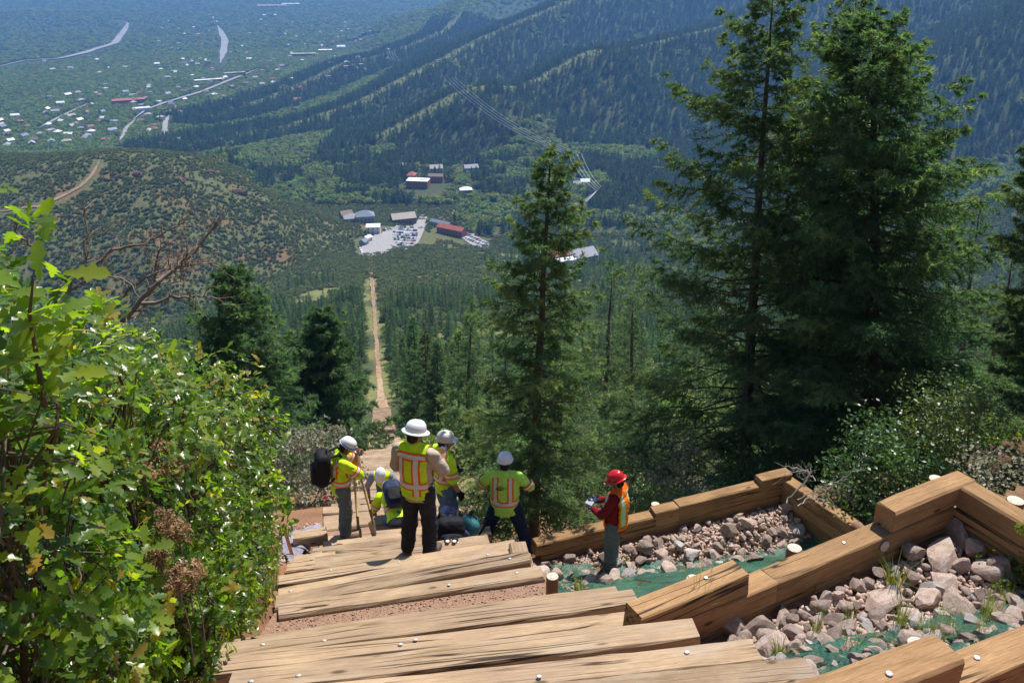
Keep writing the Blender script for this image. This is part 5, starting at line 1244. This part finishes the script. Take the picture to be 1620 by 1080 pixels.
def remesh(mb, name, vox, smooth=3, wrinkle=0., seed=0, wf=14):
    me = mb.me(name); bm = bmesh.new(); bm.from_mesh(me); bmesh.ops.recalc_face_normals(bm, faces=bm.faces); bm.to_mesh(me); bm.free()
    o = bpy.data.objects.new('tmp', me); COL.objects.link(o)
    m = o.modifiers.new('r', 'REMESH'); m.mode = 'VOXEL'; m.voxel_size = vox
    if smooth: s = o.modifiers.new('s', 'SMOOTH'); s.factor = .5; s.iterations = smooth
    out = bpy.data.meshes.new_from_object(o.evaluated_get(DG())); bpy.data.objects.remove(o); bpy.data.meshes.remove(me)
    out.name = name; nV = len(out.vertices)
    if wrinkle:
        co = np.empty(nV * 3, np.float32); out.vertices.foreach_get('co', co); co = co.reshape(-1, 3); no = np.empty(nV * 3, np.float32); out.vertices.foreach_get('normal', no); no = no.reshape(-1, 3)
        w = fbm(co[:, 0] * wf * .8 + co[:, 2] * wf * .5 + seed, co[:, 2] * wf * 1.3 + co[:, 1] * wf * .6, 3, seed)
        co += no * (w * wrinkle * 2)[:, None]; out.vertices.foreach_set('co', co.ravel())
    out.polygons.foreach_set('use_smooth', np.ones(len(out.polygons), dtype=bool)); out.update(); return out
def cloth(n, c, rough=.85, var=.15): return simple(n, c, rough, var, 18, .35, .004, spec=.15)
SKIN = simple('skin', (.42, .22, .14), .55, .1, 30, .1, spec=.35); SKIND = simple('skin_tanned', (.30, .155, .10), .55, .1, 30, .1, spec=.35)
LIME = cloth('hivis_yellow', (.62, .86, .03)); LIME2 = cloth('hivis_lime', (.48, .82, .12)); ORNG = cloth('hivis_orange', (.95, .16, .01)); SILVER = simple('reflective_silver', (.66, .66, .62), .35, .1, 30, .1, spec=.6)
TAN = cloth('tan_shirt', (.47, .385, .32)); MAROON = cloth('maroon_shirt', (.20, .012, .018)); GREYS = cloth('grey_shirt', (.28, .29, .32)); JEAN = cloth('blue_jeans', (.11, .17, .27), .9, .3); NAVY = cloth('navy_jeans', (.018, .03, .065), .9, .3); CHAR = cloth('charcoal_trousers', (.035, .036, .042), .9, .3); GREYJ = cloth('grey_green_jeans', (.12, .145, .15), .9, .3)
WHITEH = simple('helmet_white', (.80, .81, .82), .3, .03, 8, 0, spec=.5); BEIGEH = simple('helmet_beige', (.66, .62, .55), .35, .03, 8, 0, spec=.5); REDH = simple('helmet_red', (.55, .012, .016), .22, .05, 8, 0, spec=.6); BLUEP = simple('blue_plastic', (.03, .16, .45), .4, .05)
BLACK = cloth('black_nylon', (.014, .014, .017), .7); NAVYN = cloth('navy_nylon', (.02, .03, .08), .6); TEAL = cloth('teal_nylon', (.03, .13, .15), .6); HAIR = simple('dark_hair', (.02, .014, .01), .7, .3, 60, .3); BOOT = simple('boot_leather', (.10, .065, .04), .7, .3, 20, .3); GLASSB = simple('dark_glass', (.01, .01, .012), .15, 0, 5, 0)
PHONEM = simple('phone_screen', (.05, .12, .28), .15, .2, 30, 0); REDT = simple('red_rubber', (.7, .05, .03), .5, .1)
J0 = dict(pelvis=(0, 0, .95), chest=(0, .0, 1.28), neck=(0, -.01, 1.47), head=(0, .03, 1.62), shL=(-.19, -.01, 1.42), shR=(.19, -.01, 1.42), elL=(-.25, -.04, 1.13), elR=(.25, -.04, 1.13), wrL=(-.25, .06, .89), wrR=(.25, .06, .89),
          hpL=(-.095, 0, .92), hpR=(.095, 0, .92), knL=(-.11, .03, .5), knR=(.11, .03, .5), anL=(-.12, -.02, .09), anR=(.12, -.02, .09), toL=(-.14, .14, .04), toR=(.14, .14, .04), hdir=(0, 1, -.15))
def person(loc, rz, sc, label, J=None, shirt=None, sleeve='short', trousers=NAVY, vest=None, helmet=WHITEH, brim='cap', skin=SKIN, gloves=None, tape=(), belly=0., wide=1., logo=False, hand_open=.5, sleeve_tape=False, ball=None, seed=1, glasses=False):
    j = {k: np.array(v, float) for k, v in {**J0, **(J or {})}.items()}
    root = empty('person', loc, rz); root.scale = (sc, sc, sc); tag(root, label, 'person')
    up = nrm(j['neck'] - j['pelvis']); sdv = nrm(j['shR'] - j['shL']); fw = nrm(np.cross(up, sdv))      # torso frame
    hd = nrm(j['hdir']); hs = nrm(np.cross(hd, (0, 0, 1))); hu = np.cross(hs, hd)
    W_ = wide
    # body: one continuous surface
    b = MB()
    capsule(b, j['pelvis'] - up * .02, j['chest'], (.145 * W_, .10), (.15 * W_, .105), sdv); capsule(b, j['chest'], j['chest'] + up * .13, (.155 * W_, .105), (.13 * W_, .075), sdv)
    capsule(b, j['shL'] * .9 + j['neck'] * .1, j['shR'] * .9 + j['neck'] * .1, .055, .055, fw); capsule(b, j['neck'] - up * .04, j['head'] - hu * .04, .058, .055, sdv)
    hc = j['head']
    capsule(b, hc + hu * .03 - hd * .012, hc - hu * .03 - hd * .005, (.074, .092), (.068, .085), hs); capsule(b, hc - hu * .06 + hd * .03, hc - hu * .095 + hd * .055, (.05, .045), (.032, .028), hs)
    capsule(b, hc - hu * .005 + hd * .085, hc - hu * .035 + hd * .105, .011, .014, hs)
    for sg in (-1, 1): capsule(b, hc + hs * sg * .075 - hu * .005 - hd * .005, hc + hs * sg * .078 - hu * .045, (.010, .018), (.008, .012), hs); capsule(b, hc + hs * sg * .03 + hu * .022 + hd * .082, hc + hs * sg * .045 + hu * .018 + hd * .074, .012, .01, hs)
    capsule(b, hc + hs * .02 - hu * .062 + hd * .084, hc - hs * .02 - hu * .062 + hd * .084, .008, .008, hu)
    for sg, c in ((-1, 'L'), (1, 'R')):
        capsule(b, j['sh' + c], j['el' + c], .052, .042); capsule(b, j['el' + c], j['wr' + c], .043, .029)
        capsule(b, j['hp' + c], j['kn' + c], (.085, .088), (.056, .06)); capsule(b, j['kn' + c], j['an' + c], (.056, .062), .04); capsule(b, j['an' + c] - (0, 0, .03), j['to' + c], .042, .032)
    def hand(mb, c, sg, infl=0.):
        w_ = j['wr' + c]; d = nrm(w_ - j['el' + c]); pal = np.cross(d, (0, 0, 1)) if abs(d[2]) < .8 else np.array([0, 1., 0]); pal = nrm(pal - d * (pal @ d)); th = np.cross(d, pal)
        if f'hd{c}' in j: d = nrm(j[f'hd{c}']); pal = nrm(pal - d * (pal @ d)); th = np.cross(d, pal)
        capsule(mb, w_, w_ + d * .075, (.036 + infl, .016 + infl), (.04 + infl, .014 + infl), pal)
        cl = th * (1 if th @ (j['chest'] - w_) > 0 else -1)
        for f in range(4):
            o = (f - 1.5) * .0215; L_ = (.072, .08, .076, .06)[f]; p0 = w_ + d * .085 + pal * o; p1 = p0 + d * L_ * .5 + cl * L_ * .15; p2 = p1 + d * L_ * (.45 - .3 * (1 - hand_open)) + cl * L_ * .45 * (1.2 - hand_open)
            capsule(mb, p0, p1, .0095 + infl * .6, .009 + infl * .6, n=8); capsule(mb, p1, p2, .009 + infl * .6, .0075 + infl * .6, n=8)
        t0 = w_ + d * .02 + pal * .034 * (1 if pal[1] > 0 else -1); t1 = t0 + d * .04 + pal * .02 * (1 if pal[1] > 0 else -1) + cl * .018; capsule(mb, t0, t1, .013 + infl * .6, .011 + infl * .6, n=8); capsule(mb, t1, t1 + d * .03 + cl * .012, .0105 + infl * .6, .009 + infl * .6, n=8)
    hand(b, 'L', -1); hand(b, 'R', 1)
    link('body', remesh(b, 'body', .0095, 2), skin, root)
    # trousers
    t = MB(); capsule(t, j['pelvis'] - up * .05, j['pelvis'] + up * .09, (.165 * W_, .125), (.162 * W_, .122), sdv)
    for c in 'LR':
        capsule(t, j['hp' + c], j['kn' + c], (.112, .116), (.09, .092)); e_ = j['an' + c] - (j['an' + c] - j['kn' + c]) * .04; capsule(t, j['kn' + c], e_, (.09, .092), (.082, .086)); 
    link('trousers', remesh(t, 'trousers', .012, 2, .018, seed + 3, 11), trousers, root)
    for c in 'LR':
        f = MB(); capsule(f, j['an' + c] + (0, 0, .06), j['an' + c] - (0, 0, .02), .055, .052); dd = nrm((j['to' + c] - j['an' + c]) * (1, 1, 0)); capsule(f, j['an' + c] - (0, 0, .04) - dd * .03, j['to' + c] + dd * .05 + (0, 0, .005), (.05, .045), (.048, .035)); link('boot', remesh(f, 'boot', .012, 1), BOOT, root)
    # shirt and sleeves
    def torso(mb, g, hem):
        capsule(mb, j['pelvis'] + up * hem, j['chest'], (.158 * W_ + g, .118 + g + belly), (.168 * W_ + g, .122 + g + belly * .6), sdv)
        capsule(mb, j['chest'], j['chest'] + up * .12, (.172 * W_ + g, .122 + g), (.15 * W_ + g, .088 + g), sdv); capsule(mb, j['shL'] * .9 + j['neck'] * .1, j['shR'] * .9 + j['neck'] * .1, .062 + g, .062 + g, fw); capsule(mb, j['neck'] - up * .05, j['neck'] - up * .015, .072 + g, .066 + g, sdv)
    def hem_cut(me_, lo):
        bm = bmesh.new(); bm.from_mesh(me_); bmesh.ops.bisect_plane(bm, geom=bm.verts[:] + bm.edges[:] + bm.faces[:], plane_co=Vector(j['pelvis'] + up * lo), plane_no=Vector(up), clear_inner=True); arm = None
        bm.to_mesh(me_); bm.free(); return me_
    m = MB(); torso(m, .006 if vest else .014, -.12)
    for c in 'LR':
        a, e_, w_ = j['sh' + c], j['el' + c], j['wr' + c]
        if sleeve == 'long': capsule(m, a, e_, .075, .062); capsule(m, e_, w_ - (w_ - e_) * .04, .062, .046)
        else: capsule(m, a, e_ - (e_ - a) * .06, .078, .074)
    shm = hem_cut(remesh(m, 'shirt', .012, 2, .016, seed, 13), -.12); garment = [link('shirt', shm, shirt, root), shm, .0]
    if vest:
        m = MB(); torso(m, .026, -.07)
        vm = remesh(m, 'vest', .012, 2, .013, seed + 1, 10)
        vm = hem_cut(vm, -.07)
        bm = bmesh.new(); bm.from_mesh(vm)     # arm holes: cut the vest back at the shoulders
        for sg, c in ((-1, 'L'), (1, 'R')):
            bmesh.ops.delete(bm, geom=[f for f in bm.faces if (np.array(f.calc_center_median()) - j['neck']) @ sdv * sg > .165], context='FACES')
        bm.to_mesh(vm); bm.free(); garment = [link('vest', vm, vest, root), vm, .0]
    # reflective tape: strips cut from the garment surface along straight lines
    def strip(name, tests, mat, off):
        bm = bmesh.new(); bm.from_mesh(garment[1])
        for (ax, lo, hi) in tests:
            nv = {'u': up, 's': sdv, 'f': fw}[ax]
            for v_ in (lo, hi):
                if v_ is None: continue
                bmesh.ops.bisect_plane(bm, geom=bm.verts[:] + bm.edges[:] + bm.faces[:], plane_co=Vector(j['pelvis'] + nv * v_), plane_no=Vector(nv), clear_inner=(v_ == lo), clear_outer=(v_ == hi))
        bm.normal_update()
        for v_ in bm.verts: v_.co += v_.normal * off
        if not bm.faces: bm.free(); return
        link(name, bm2me(bm, name, True), mat, root)
    for (ax, mid, wd, extra) in tape:
        strip('tape_border', [(ax, mid - wd / 2 - .022, mid + wd / 2 + .022)] + extra, LIME2 if vest is ORNG else ORNG, .0025); strip('reflective_band', [(ax, mid - wd / 2, mid + wd / 2)] + extra, SILVER, .0045)
    if sleeve_tape:
        for c in 'LR':
            a, e_ = j['sh' + c], j['el' + c]; d = e_ - a
            for (f0, f1, r_, mt, nm) in ((.58, .82, .0885, ORNG, 'tape_border'), (.64, .76, .0905, SILVER, 'reflective_band')):
                q = MB(); q.tube([a + d * f0, a + d * (f0 + f1) / 2, a + d * f1], [r_, r_ - .001, r_ - .002], 18, False); q.build(nm, mt, root, True)
    if gloves:
        for sg, c in ((-1, 'L'), (1, 'R')): q = MB(); hand(q, c, sg, .006); capsule(q, j['wr' + c] - nrm(j['wr' + c] - j['el' + c]) * .03, j['wr' + c], .042, .04); link('glove', remesh(q, 'glove', .009, 1), gloves, root)
    # hair, helmet
    q = MB(); capsule(q, hc + hu * .02 - hd * .02, hc - hu * .045 - hd * .03, (.080, .088), (.07, .07), hs); link('hair', remesh(q, 'hair', .011, 1, .004, seed), HAIR, root)
    if glasses: q = MB(); q.tube([hc + hs * .075 - hd * .01 + hu * .01, hc + hs * .06 + hd * .075 + hu * .012, hc + hd * .1 + hu * .012, hc - hs * .06 + hd * .075 + hu * .012, hc - hs * .075 - hd * .01 + hu * .01], [.004, .016, .014, .016, .004], 8); q.build('sunglasses', GLASSB, root, True)
    M = Matrix((Vector(hs), Vector(hd), Vector(hu))).transposed().to_4x4()
    hp = hc + hu * .028 - hd * .008
    HS = .86
    M = M @ Matrix.Diagonal((HS, HS, HS, 1))
    dome = [(0, .145), (.03, .1435), (.06, .137), (.088, .122), (.108, .095), (.118, .062), (.122, .03), (.1235, .005)]
    def shape(p, a):
        y = p.y * 1.18; rd = 1 + .03 * math.exp(-(p.x / .02) ** 2) * (p.z > .06)
        return (p.x, y, p.z * rd)
    hme = MB(); hme.lathe(dome + [(.119, .004), (.112, .06), (.06, .125), (0, .137)], c=hp, n=36, M=M, fmod=shape)
    H_ = hme.build('helmet', helmet, root, True)
    bw = (lambda a: .036 + .014 * max(0, math.sin(a))) if brim == 'full' else (lambda a: .008 + .062 * max(0, math.sin(a)) ** 2.5)
    def bshape(p, a):
        k = (math.hypot(p.x, p.y) - .1225) / .05; r_ = .1225 + bw(a) * k; return (math.cos(a) * r_, math.sin(a) * r_ * 1.18, p.z - .35 * bw(a) * k)
    MB().lathe([(.1225, .012), (.1475, .012), (.1725, .010), (.1725, .004), (.1475, .004), (.1225, .003)], c=hp, n=40, M=M, fmod=bshape).build('brim', helmet, H_, True)
    if ball: MB().lathe([(.124, .0), (.126, .03), (.122, .031)], c=hp, n=30, M=M, fmod=shape).build('helmet_band', ball, H_, True)
    for sg in (-1, 1): MB().tube([hp + hs * sg * .115 + hu * .005, hc + hs * sg * .082 - hu * .05 + hd * .02, hc - hu * .125 + hd * .05 + hs * sg * .012], .004, 5).build('chin_strap', BLACK, H_)
    if logo:      # swoosh-and-ellipse emblem printed on the back
        q = MB(); nb_ = -fw; o0 = j['chest'] - sdv * .05 + up * .03 - fw * (.148 + belly * .4)
        for (a0, a1, rx, rz_, tilt, wdt) in ((.6, 5.2, .062, .026, .12, .0045), (2.6, 6.6, .05, .018, -.1, .004), (0, 2.2, .06, .02, .2, .0035)):
            P = [o0 + sdv * (rx * math.cos(a) * math.cos(tilt) - rz_ * math.sin(a) * math.sin(tilt)) + up * (rx * math.cos(a) * math.sin(tilt) + rz_ * math.sin(a)) for a in np.linspace(a0, a1, 20)]
            q.tube(np.array(P), [wdt * (.3 + math.sin(math.pi * i / 19)) for i in range(20)], 4, False)
        P = [o0 + sdv * x_ + up * (-.004 + .012 * math.sin(x_ * 30)) for x_ in np.linspace(-.02, .095, 12)]; q.tube(np.array(P), .003, 4, False)
        q.build('back_emblem', BLACK, root)
    return root, j
def ground_st(s, t, stair_=True):
    x, y = st2xy(s, t); return (x, y, stair_z(s) if stair_ else Hs(x, y))
# 1 the tall man on the steps, back to us, phone in hand
s1 = 8.43; x1, y1 = st2xy(s1, .34)
p1, j1 = person((x1, y1, -6.80), R(-18), 1.03, 'man in white full-brim hard hat, striped yellow vest and tan shirt, seen from behind', dict(elR=(.28, .10, 1.15), wrR=(.19, .30, 1.14), elL=(-.26, .04, 1.14), wrL=(-.10, .28, 1.15), hdir=(.42, .85, -.3), hdL=(.6, .5, .2), hdR=(-.3, .6, .7), knL=(-.12, .03, .5), anL=(-.15, -.02, .09), toL=(-.18, .14, .04), anR=(.13, -.02, .09)),
       TAN, 'short', CHAR, LIME, WHITEH, 'full', SKIN, None, [('u', .46, .05, [('f', None, .06)]), ('u', .10, .055, []), ('s', .055, .05, [('u', .13, .43), ('f', None, 0)]), ('s', -.125, .045, [('u', .13, .43), ('f', None, .02)]), ('s', .055, .05, [('u', -.02, .07), ('f', None, 0)])], .01, 1.06, seed=11)
# 2 worker with beige helmet and sunglasses in profile
p2, j2 = person((*st2xy(10.5, .82), float(prof(10.5)) - .02), R(-58), 1.02, 'worker in beige helmet and sunglasses, yellow striped shirt and blue jeans, turned right', dict(elL=(-.27, .05, 1.14), wrL=(-.2, .24, 1.0), elR=(.27, -.02, 1.14), wrR=(.27, .08, .90), hdir=(.25, .95, -.12), knL=(-.12, .06, .5)), LIME, 'short', JEAN, None, BEIGEH, 'cap', SKIN, BLACK,
       [('u', .12, .05, []), ('s', .10, .045, [('u', .15, .5)]), ('s', -.10, .045, [('u', .15, .5)])], .0, 1.05, sleeve_tape=True, seed=12, glasses=True)
q = MB(); q.box((0, 0, 0), (.003, .062, .045)); o = q.build('sleeve_badge', BLUEP, p2, loc=tuple((j2['shL'] * .62 + j2['elL'] * .38) + np.array([-.079, -.0, .0])))
# 3 worker with white helmet, back to us, legs apart, emblem on the shirt
p3, j3 = person((-.10, 10.40, Hs(-.10, 10.40) - .02), R(-4), 1.01, 'worker in white helmet and lime striped shirt with back emblem, legs apart', dict(elR=(.36, .06, 1.20), wrR=(.26, .28, 1.16), elL=(-.36, .06, 1.20), wrL=(-.24, .27, 1.12), hdir=(.12, .98, -.1), hpL=(-.11, 0, .92), hpR=(.11, 0, .92), knL=(-.24, .02, .5), knR=(.24, .02, .5), anL=(-.36, 0, .09), anR=(.36, 0, .09), toL=(-.44, .13, .04), toR=(.44, .13, .04)),
       LIME2, 'short', NAVY, None, WHITEH, 'cap', SKIND, None, [('u', .085, .05, []), ('s', .085, .045, [('u', .11, .49), ('f', None, .0)]), ('s', -.125, .045, [('u', .11, .49), ('f', None, .03)])], .03, 1.16, logo=True, sleeve_tape=True, seed=13)
# 4 worker in red hard hat by the rocks
p4, j4 = person((1.43, 9.93, Hs(1.43, 9.93) - .02), R(62), .96, 'worker in red full-brim hard hat, maroon shirt and orange vest beside the rocks', dict(elL=(-.24, .12, 1.15), wrL=(-.09, .32, 1.10), elR=(.25, .10, 1.15), wrR=(.10, .32, 1.12), hdir=(-.1, .9, -.38), hdL=(.5, .8, 0), hdR=(-.4, .8, 0), anL=(-.14, -.05, .09), toL=(-.17, .11, .04), knR=(.13, .07, .5), anR=(.15, .06, .09), toR=(.18, .22, .04)),
       MAROON, 'long', GREYJ, ORNG, REDH, 'full', SKIND, NAVYN, [('s', .10, .045, [('u', .02, .5)]), ('s', -.10, .045, [('u', .02, .5)])], .03, 1.1, seed=14)
# 5 worker on the left, hand to the face, leaning over the shovels
p5, j5 = person((*st2xy(11.15, -.66), stair_z(11.15) + .02), R(-72), 1.0, 'worker at left in white helmet with hand to face and black backpack', dict(neck=(0, .05, 1.46), head=(0, .13, 1.58), chest=(0, .01, 1.28), shL=(-.19, .04, 1.41), shR=(.19, .04, 1.41), elL=(-.22, .24, 1.18), wrL=(-.10, .30, 1.36), elR=(.22, .26, 1.20), wrR=(.07, .26, 1.44), hdR=(-.2, -.05, 1), hdL=(.3, .2, .8), hdir=(.12, .8, -.62), anL=(-.08, -.02, .09), anR=(.08, -.02, .09), toL=(-.09, .14, .04), toR=(.09, .14, .04), knL=(-.09, .03, .5), knR=(.09, .03, .5)),
       LIME, 'short', GREYJ, None, WHITEH, 'cap', SKIND, None, [('u', .10, .05, []), ('s', .12, .04, [('u', .2, .5)]), ('s', -.12, .04, [('u', .2, .5)])], .01, 1.02, sleeve_tape=True, seed=15, ball=BLUEP)
# 6 far worker stooping towards us
p6, j6 = person((*st2xy(15.9, -.02), stair_z(15.9)), R(176), 1.0, 'far worker in white helmet stooping forward on the steps, yellow and black chest', dict(chest=(0, .16, 1.2), neck=(0, .28, 1.34), head=(0, .38, 1.44), shL=(-.19, .25, 1.31), shR=(.19, .25, 1.31), elL=(-.32, .28, 1.06), elR=(.32, .28, 1.06), wrL=(-.28, .36, .82), wrR=(.28, .36, .82), hdir=(0, .62, -.78)), GREYS, 'short', GREYJ, LIME, WHITEH, 'cap', SKIND, None, [], .0, 1.0, seed=16)
# 7 kneeling worker bent over, pack on the back
p7, j7 = person((*st2xy(11.95, .10), float(prof(11.95)) - .02), R(18), 1.0, 'kneeling worker bent over the steps behind the tall man, blue backpack on', dict(pelvis=(0, -.12, .46), chest=(0, .16, .58), neck=(0, .33, .62), head=(0, .46, .58), shL=(-.19, .29, .58), shR=(.19, .29, .58), elL=(-.30, .30, .34), elR=(.30, .30, .34), wrL=(-.27, .34, .12), wrR=(.27, .34, .12), hpL=(-.1, -.12, .43), hpR=(.1, -.12, .43), knL=(-.16, .22, .12), knR=(.16, .22, .12), anL=(-.15, -.2, .07), anR=(.15, -.2, .07), toL=(-.15, -.33, .03), toR=(.15, -.33, .03), hdir=(-.1, .75, -.6)), LIME, 'short', JEAN, None, WHITEH, 'cap', SKIND, None, [('u', .10, .05, [])], .0, 1.0, sleeve_tape=True, seed=17)
# packs
def sup(mb, c, size, e=.45, M=None, n=20, m=14):
    V = []
    for i in range(m + 1):
        ph = -math.pi / 2 + math.pi * i / m
        for k in range(n):
            th = 2 * math.pi * k / n; f = lambda v_: math.copysign(abs(v_) ** e, v_)
            p = Vector((size[0] / 2 * f(math.cos(ph)) * f(math.cos(th)), size[1] / 2 * f(math.cos(ph)) * f(math.sin(th)), size[2] / 2 * f(math.sin(ph))))
            if M is not None: p = M @ p
            V.append((p.x + c[0], p.y + c[1], p.z + c[2]))
    mb.add(V, [(i * n + k, i * n + (k + 1) % n, (i + 1) * n + (k + 1) % n, (i + 1) * n + k) for i in range(m) for k in range(n)])
def backpack(M, mat, mat2, label, h=.52, w=.32, d=.2):
    """M places the pack: local +y is the side that lies on the back, z up"""
    e = empty('backpack', M.to_translation()); e.rotation_euler = M.to_euler(); tag(e, label, 'backpack')
    q = MB(); sup(q, (0, 0, 0), (w, d, h), .5); link('bag', remesh(q, 'bag', .014, 1, .012, int(h * 1000), 9), mat, e)
    q = MB(); sup(q, (0, -d * .52, -h * .14), (w * .8, d * .45, h * .55), .5); link('front_pocket', remesh(q, 'front_pocket', .014, 1, .01, 5, 9), mat2, e)
    q = MB(); q.tube([(-.05, d * .3, h * .48), (-.03, d * .3, h * .56), (.03, d * .3, h * .56), (.05, d * .3, h * .48)], .01, 6); q.build('handle', mat, e, True)
    for sg in (-1, 1): q = MB(); q.tube([(sg * .09, d * .45, h * .42), (sg * .11, d * .5 + .12, h * .5), (sg * .12, d * .5 + .2, h * .3), (sg * .13, d * .5 + .16, 0), (sg * .13, d * .42, -h * .35)], [.018, .022, .02, .016, .01], 6); q.build('strap', BLACK, e, True)
    return e
def mw(root): return Matrix.Translation(root.location) @ root.rotation_euler.to_matrix().to_4x4() @ Matrix.Diagonal((*root.scale, 1))
def on_back2(root, j, back, drop):
    up = nrm(j['neck'] - j['pelvis']); sdv = nrm(j['shR'] - j['shL']); fw = np.cross(up, sdv); c = j['chest'] - fw * back - up * drop
    return mw(root) @ Matrix.Translation(Vector(c)) @ Matrix((Vector(sdv), Vector(fw), Vector(up))).transposed().to_4x4()
backpack(on_back2(p5, j5, .26, .02), BLACK, BLACK, 'black backpack worn by the worker at left', .54, .34, .22)
backpack(on_back2(p7, j7, .21, .04), NAVYN, BLACK, 'dark blue backpack on the kneeling worker', .5, .3, .2)
def ground_pack(px, py, d, rot, mat, mat2, label, h, w, dd):
    p = at_depth(px, py, d); return backpack(Matrix.Translation(Vector(p)) @ Euler(rot).to_matrix().to_4x4(), mat, mat2, label, h, w, dd)
ground_pack(713, 846, 11.0, (R(-20), R(4), R(8)), BLACK, BLACK, 'black backpack standing on the step beside the tall man', .46, .36, .28)
ground_pack(708, 826, 11.5, (R(-60), 0, R(-20)), NAVYN, NAVYN, 'navy patterned bag lying on top of the pile', .42, .3, .2)
ground_pack(736, 840, 11.5, (R(-30), R(20), R(-30)), TEAL, NAVYN, 'teal bag at the right of the bag pile', .4, .3, .2)
for k, px in enumerate((708, 720)):
    p = at_depth(px, 858, 10.72); e = empty('shoe', tuple(p), .1 - .2 * k); tag(e, ('left' if k == 0 else 'right') + ' red-tongued dark shoe strapped on the black backpack', 'shoe', 'shoes on the black backpack')
    q = MB(); sup(q, (0, 0, 0), (.085, .11, .14), .7); link('upper', remesh(q, 'upper', .01, 1), BLACK, e); q = MB(); sup(q, (0, -.06, .0), (.05, .05, .10), .8); link('tongue', remesh(q, 'tongue', .01, 1), REDT, e); q = MB(); sup(q, (0, -.05, .06), (.05, .05, .02), .8); q.build('toe_cap', SILVER, e, True)
# phone and tablet in hands
w_ = mw(p1) @ Vector(tuple(j1['wrR'] + np.array([-.03, .07, .06]))); o = MB().box((0, 0, 0), (.075, .012, .15)).build('phone', PHONEM, None, loc=w_, rot=(R(-50), 0, R(-20))); tag(o, 'phone held up by the tall man in the striped vest', 'phone')
w_ = mw(p4) @ Vector((0, .41, 1.13)); o = MB().box((0, 0, 0), (.14, .10, .014)).build('tablet', simple('tablet_shell', (.25, .26, .28), .3, .05), None, loc=w_, rot=(R(12), 0, R(62))); tag(o, 'small grey tablet held by the red-helmeted worker', 'tablet')
# two shovels standing on their blades before the left worker
HANDLE = simple('ash_handle', (.55, .36, .15), .6, .25, 12, .2); BLADE = simple('rusty_blade', (.17, .115, .07), .6, .5, 14, .4, metal=.3)
def shovel(top_px, bot_px, dt, db, label, turn):
    a = at_depth(*top_px, dt); b = at_depth(*bot_px, db); e = empty('shovel', tuple(b)); tag(e, label, 'shovel', 'shovels before the left worker')
    d = nrm(a - b); MB().tube(np.array([b + d * .16, b + d * .6, a]) - b, [.018, .017, .016], 10).build('handle', HANDLE, e, True)
    q = MB(); q.tube(np.array([d * .10, d * .3]), [.022, .02], 10); q.build('socket', BLADE, e, True)
    u, w_ = frame_np(d); c, s_ = math.cos(turn), math.sin(turn); sx = u * c + w_ * s_; nz = np.cross(d, sx); V = []
    prof_ = [(.13, .09), (.12, .105), (.06, .108), (0, .105), (-.06, .098), (-.11, .075), (-.145, .03)]
    for (yy, hw) in prof_:
        for k in np.linspace(-1, 1, 7): V.append(d * yy + sx * hw * k + nz * (.028 * (k * k) + .02 * (yy < 0) * yy * -4 + .008))
    F = [(i * 7 + k, i * 7 + k + 1, (i + 1) * 7 + k + 1, (i + 1) * 7 + k) for i in range(6) for k in range(6)]
    V2 = [v_ - nz * .004 for v_ in V]; n0 = len(V); q = MB(); q.add(V + V2, F + [tuple(x_ + n0 for x_ in f[::-1]) for f in F]); q.build('blade', BLADE, e, True)
shovel((567, 742), (593, 834), 13.0, 13.2, 'shovel at the right with its blade turned to the viewer', .2); shovel((560, 752), (568, 848), 13.1, 13.1, 'shovel at the left with its blade seen edge on', 1.5)
# ------------------------------------------------------------------ haze: the air between
hb = MB(); hb.box((0, 3300, -80), (14000, 7400, 860))
hz = hb.build('haze', None); hz['kind'] = 'stuff'
m = bpy.data.materials.new('haze'); m.use_nodes = True; N = m.node_tree.nodes; L = m.node_tree.links
N.remove(N['Principled BSDF']); v = N.new('ShaderNodeVolumePrincipled'); v.inputs['Color'].default_value = (.20, .46, 1, 1)
v.inputs['Density'].default_value = HAZE; v.inputs['Anisotropy'].default_value = .2
L.new(v.outputs[0], N['Material Output'].inputs['Volume']); hz.data.materials.append(m)
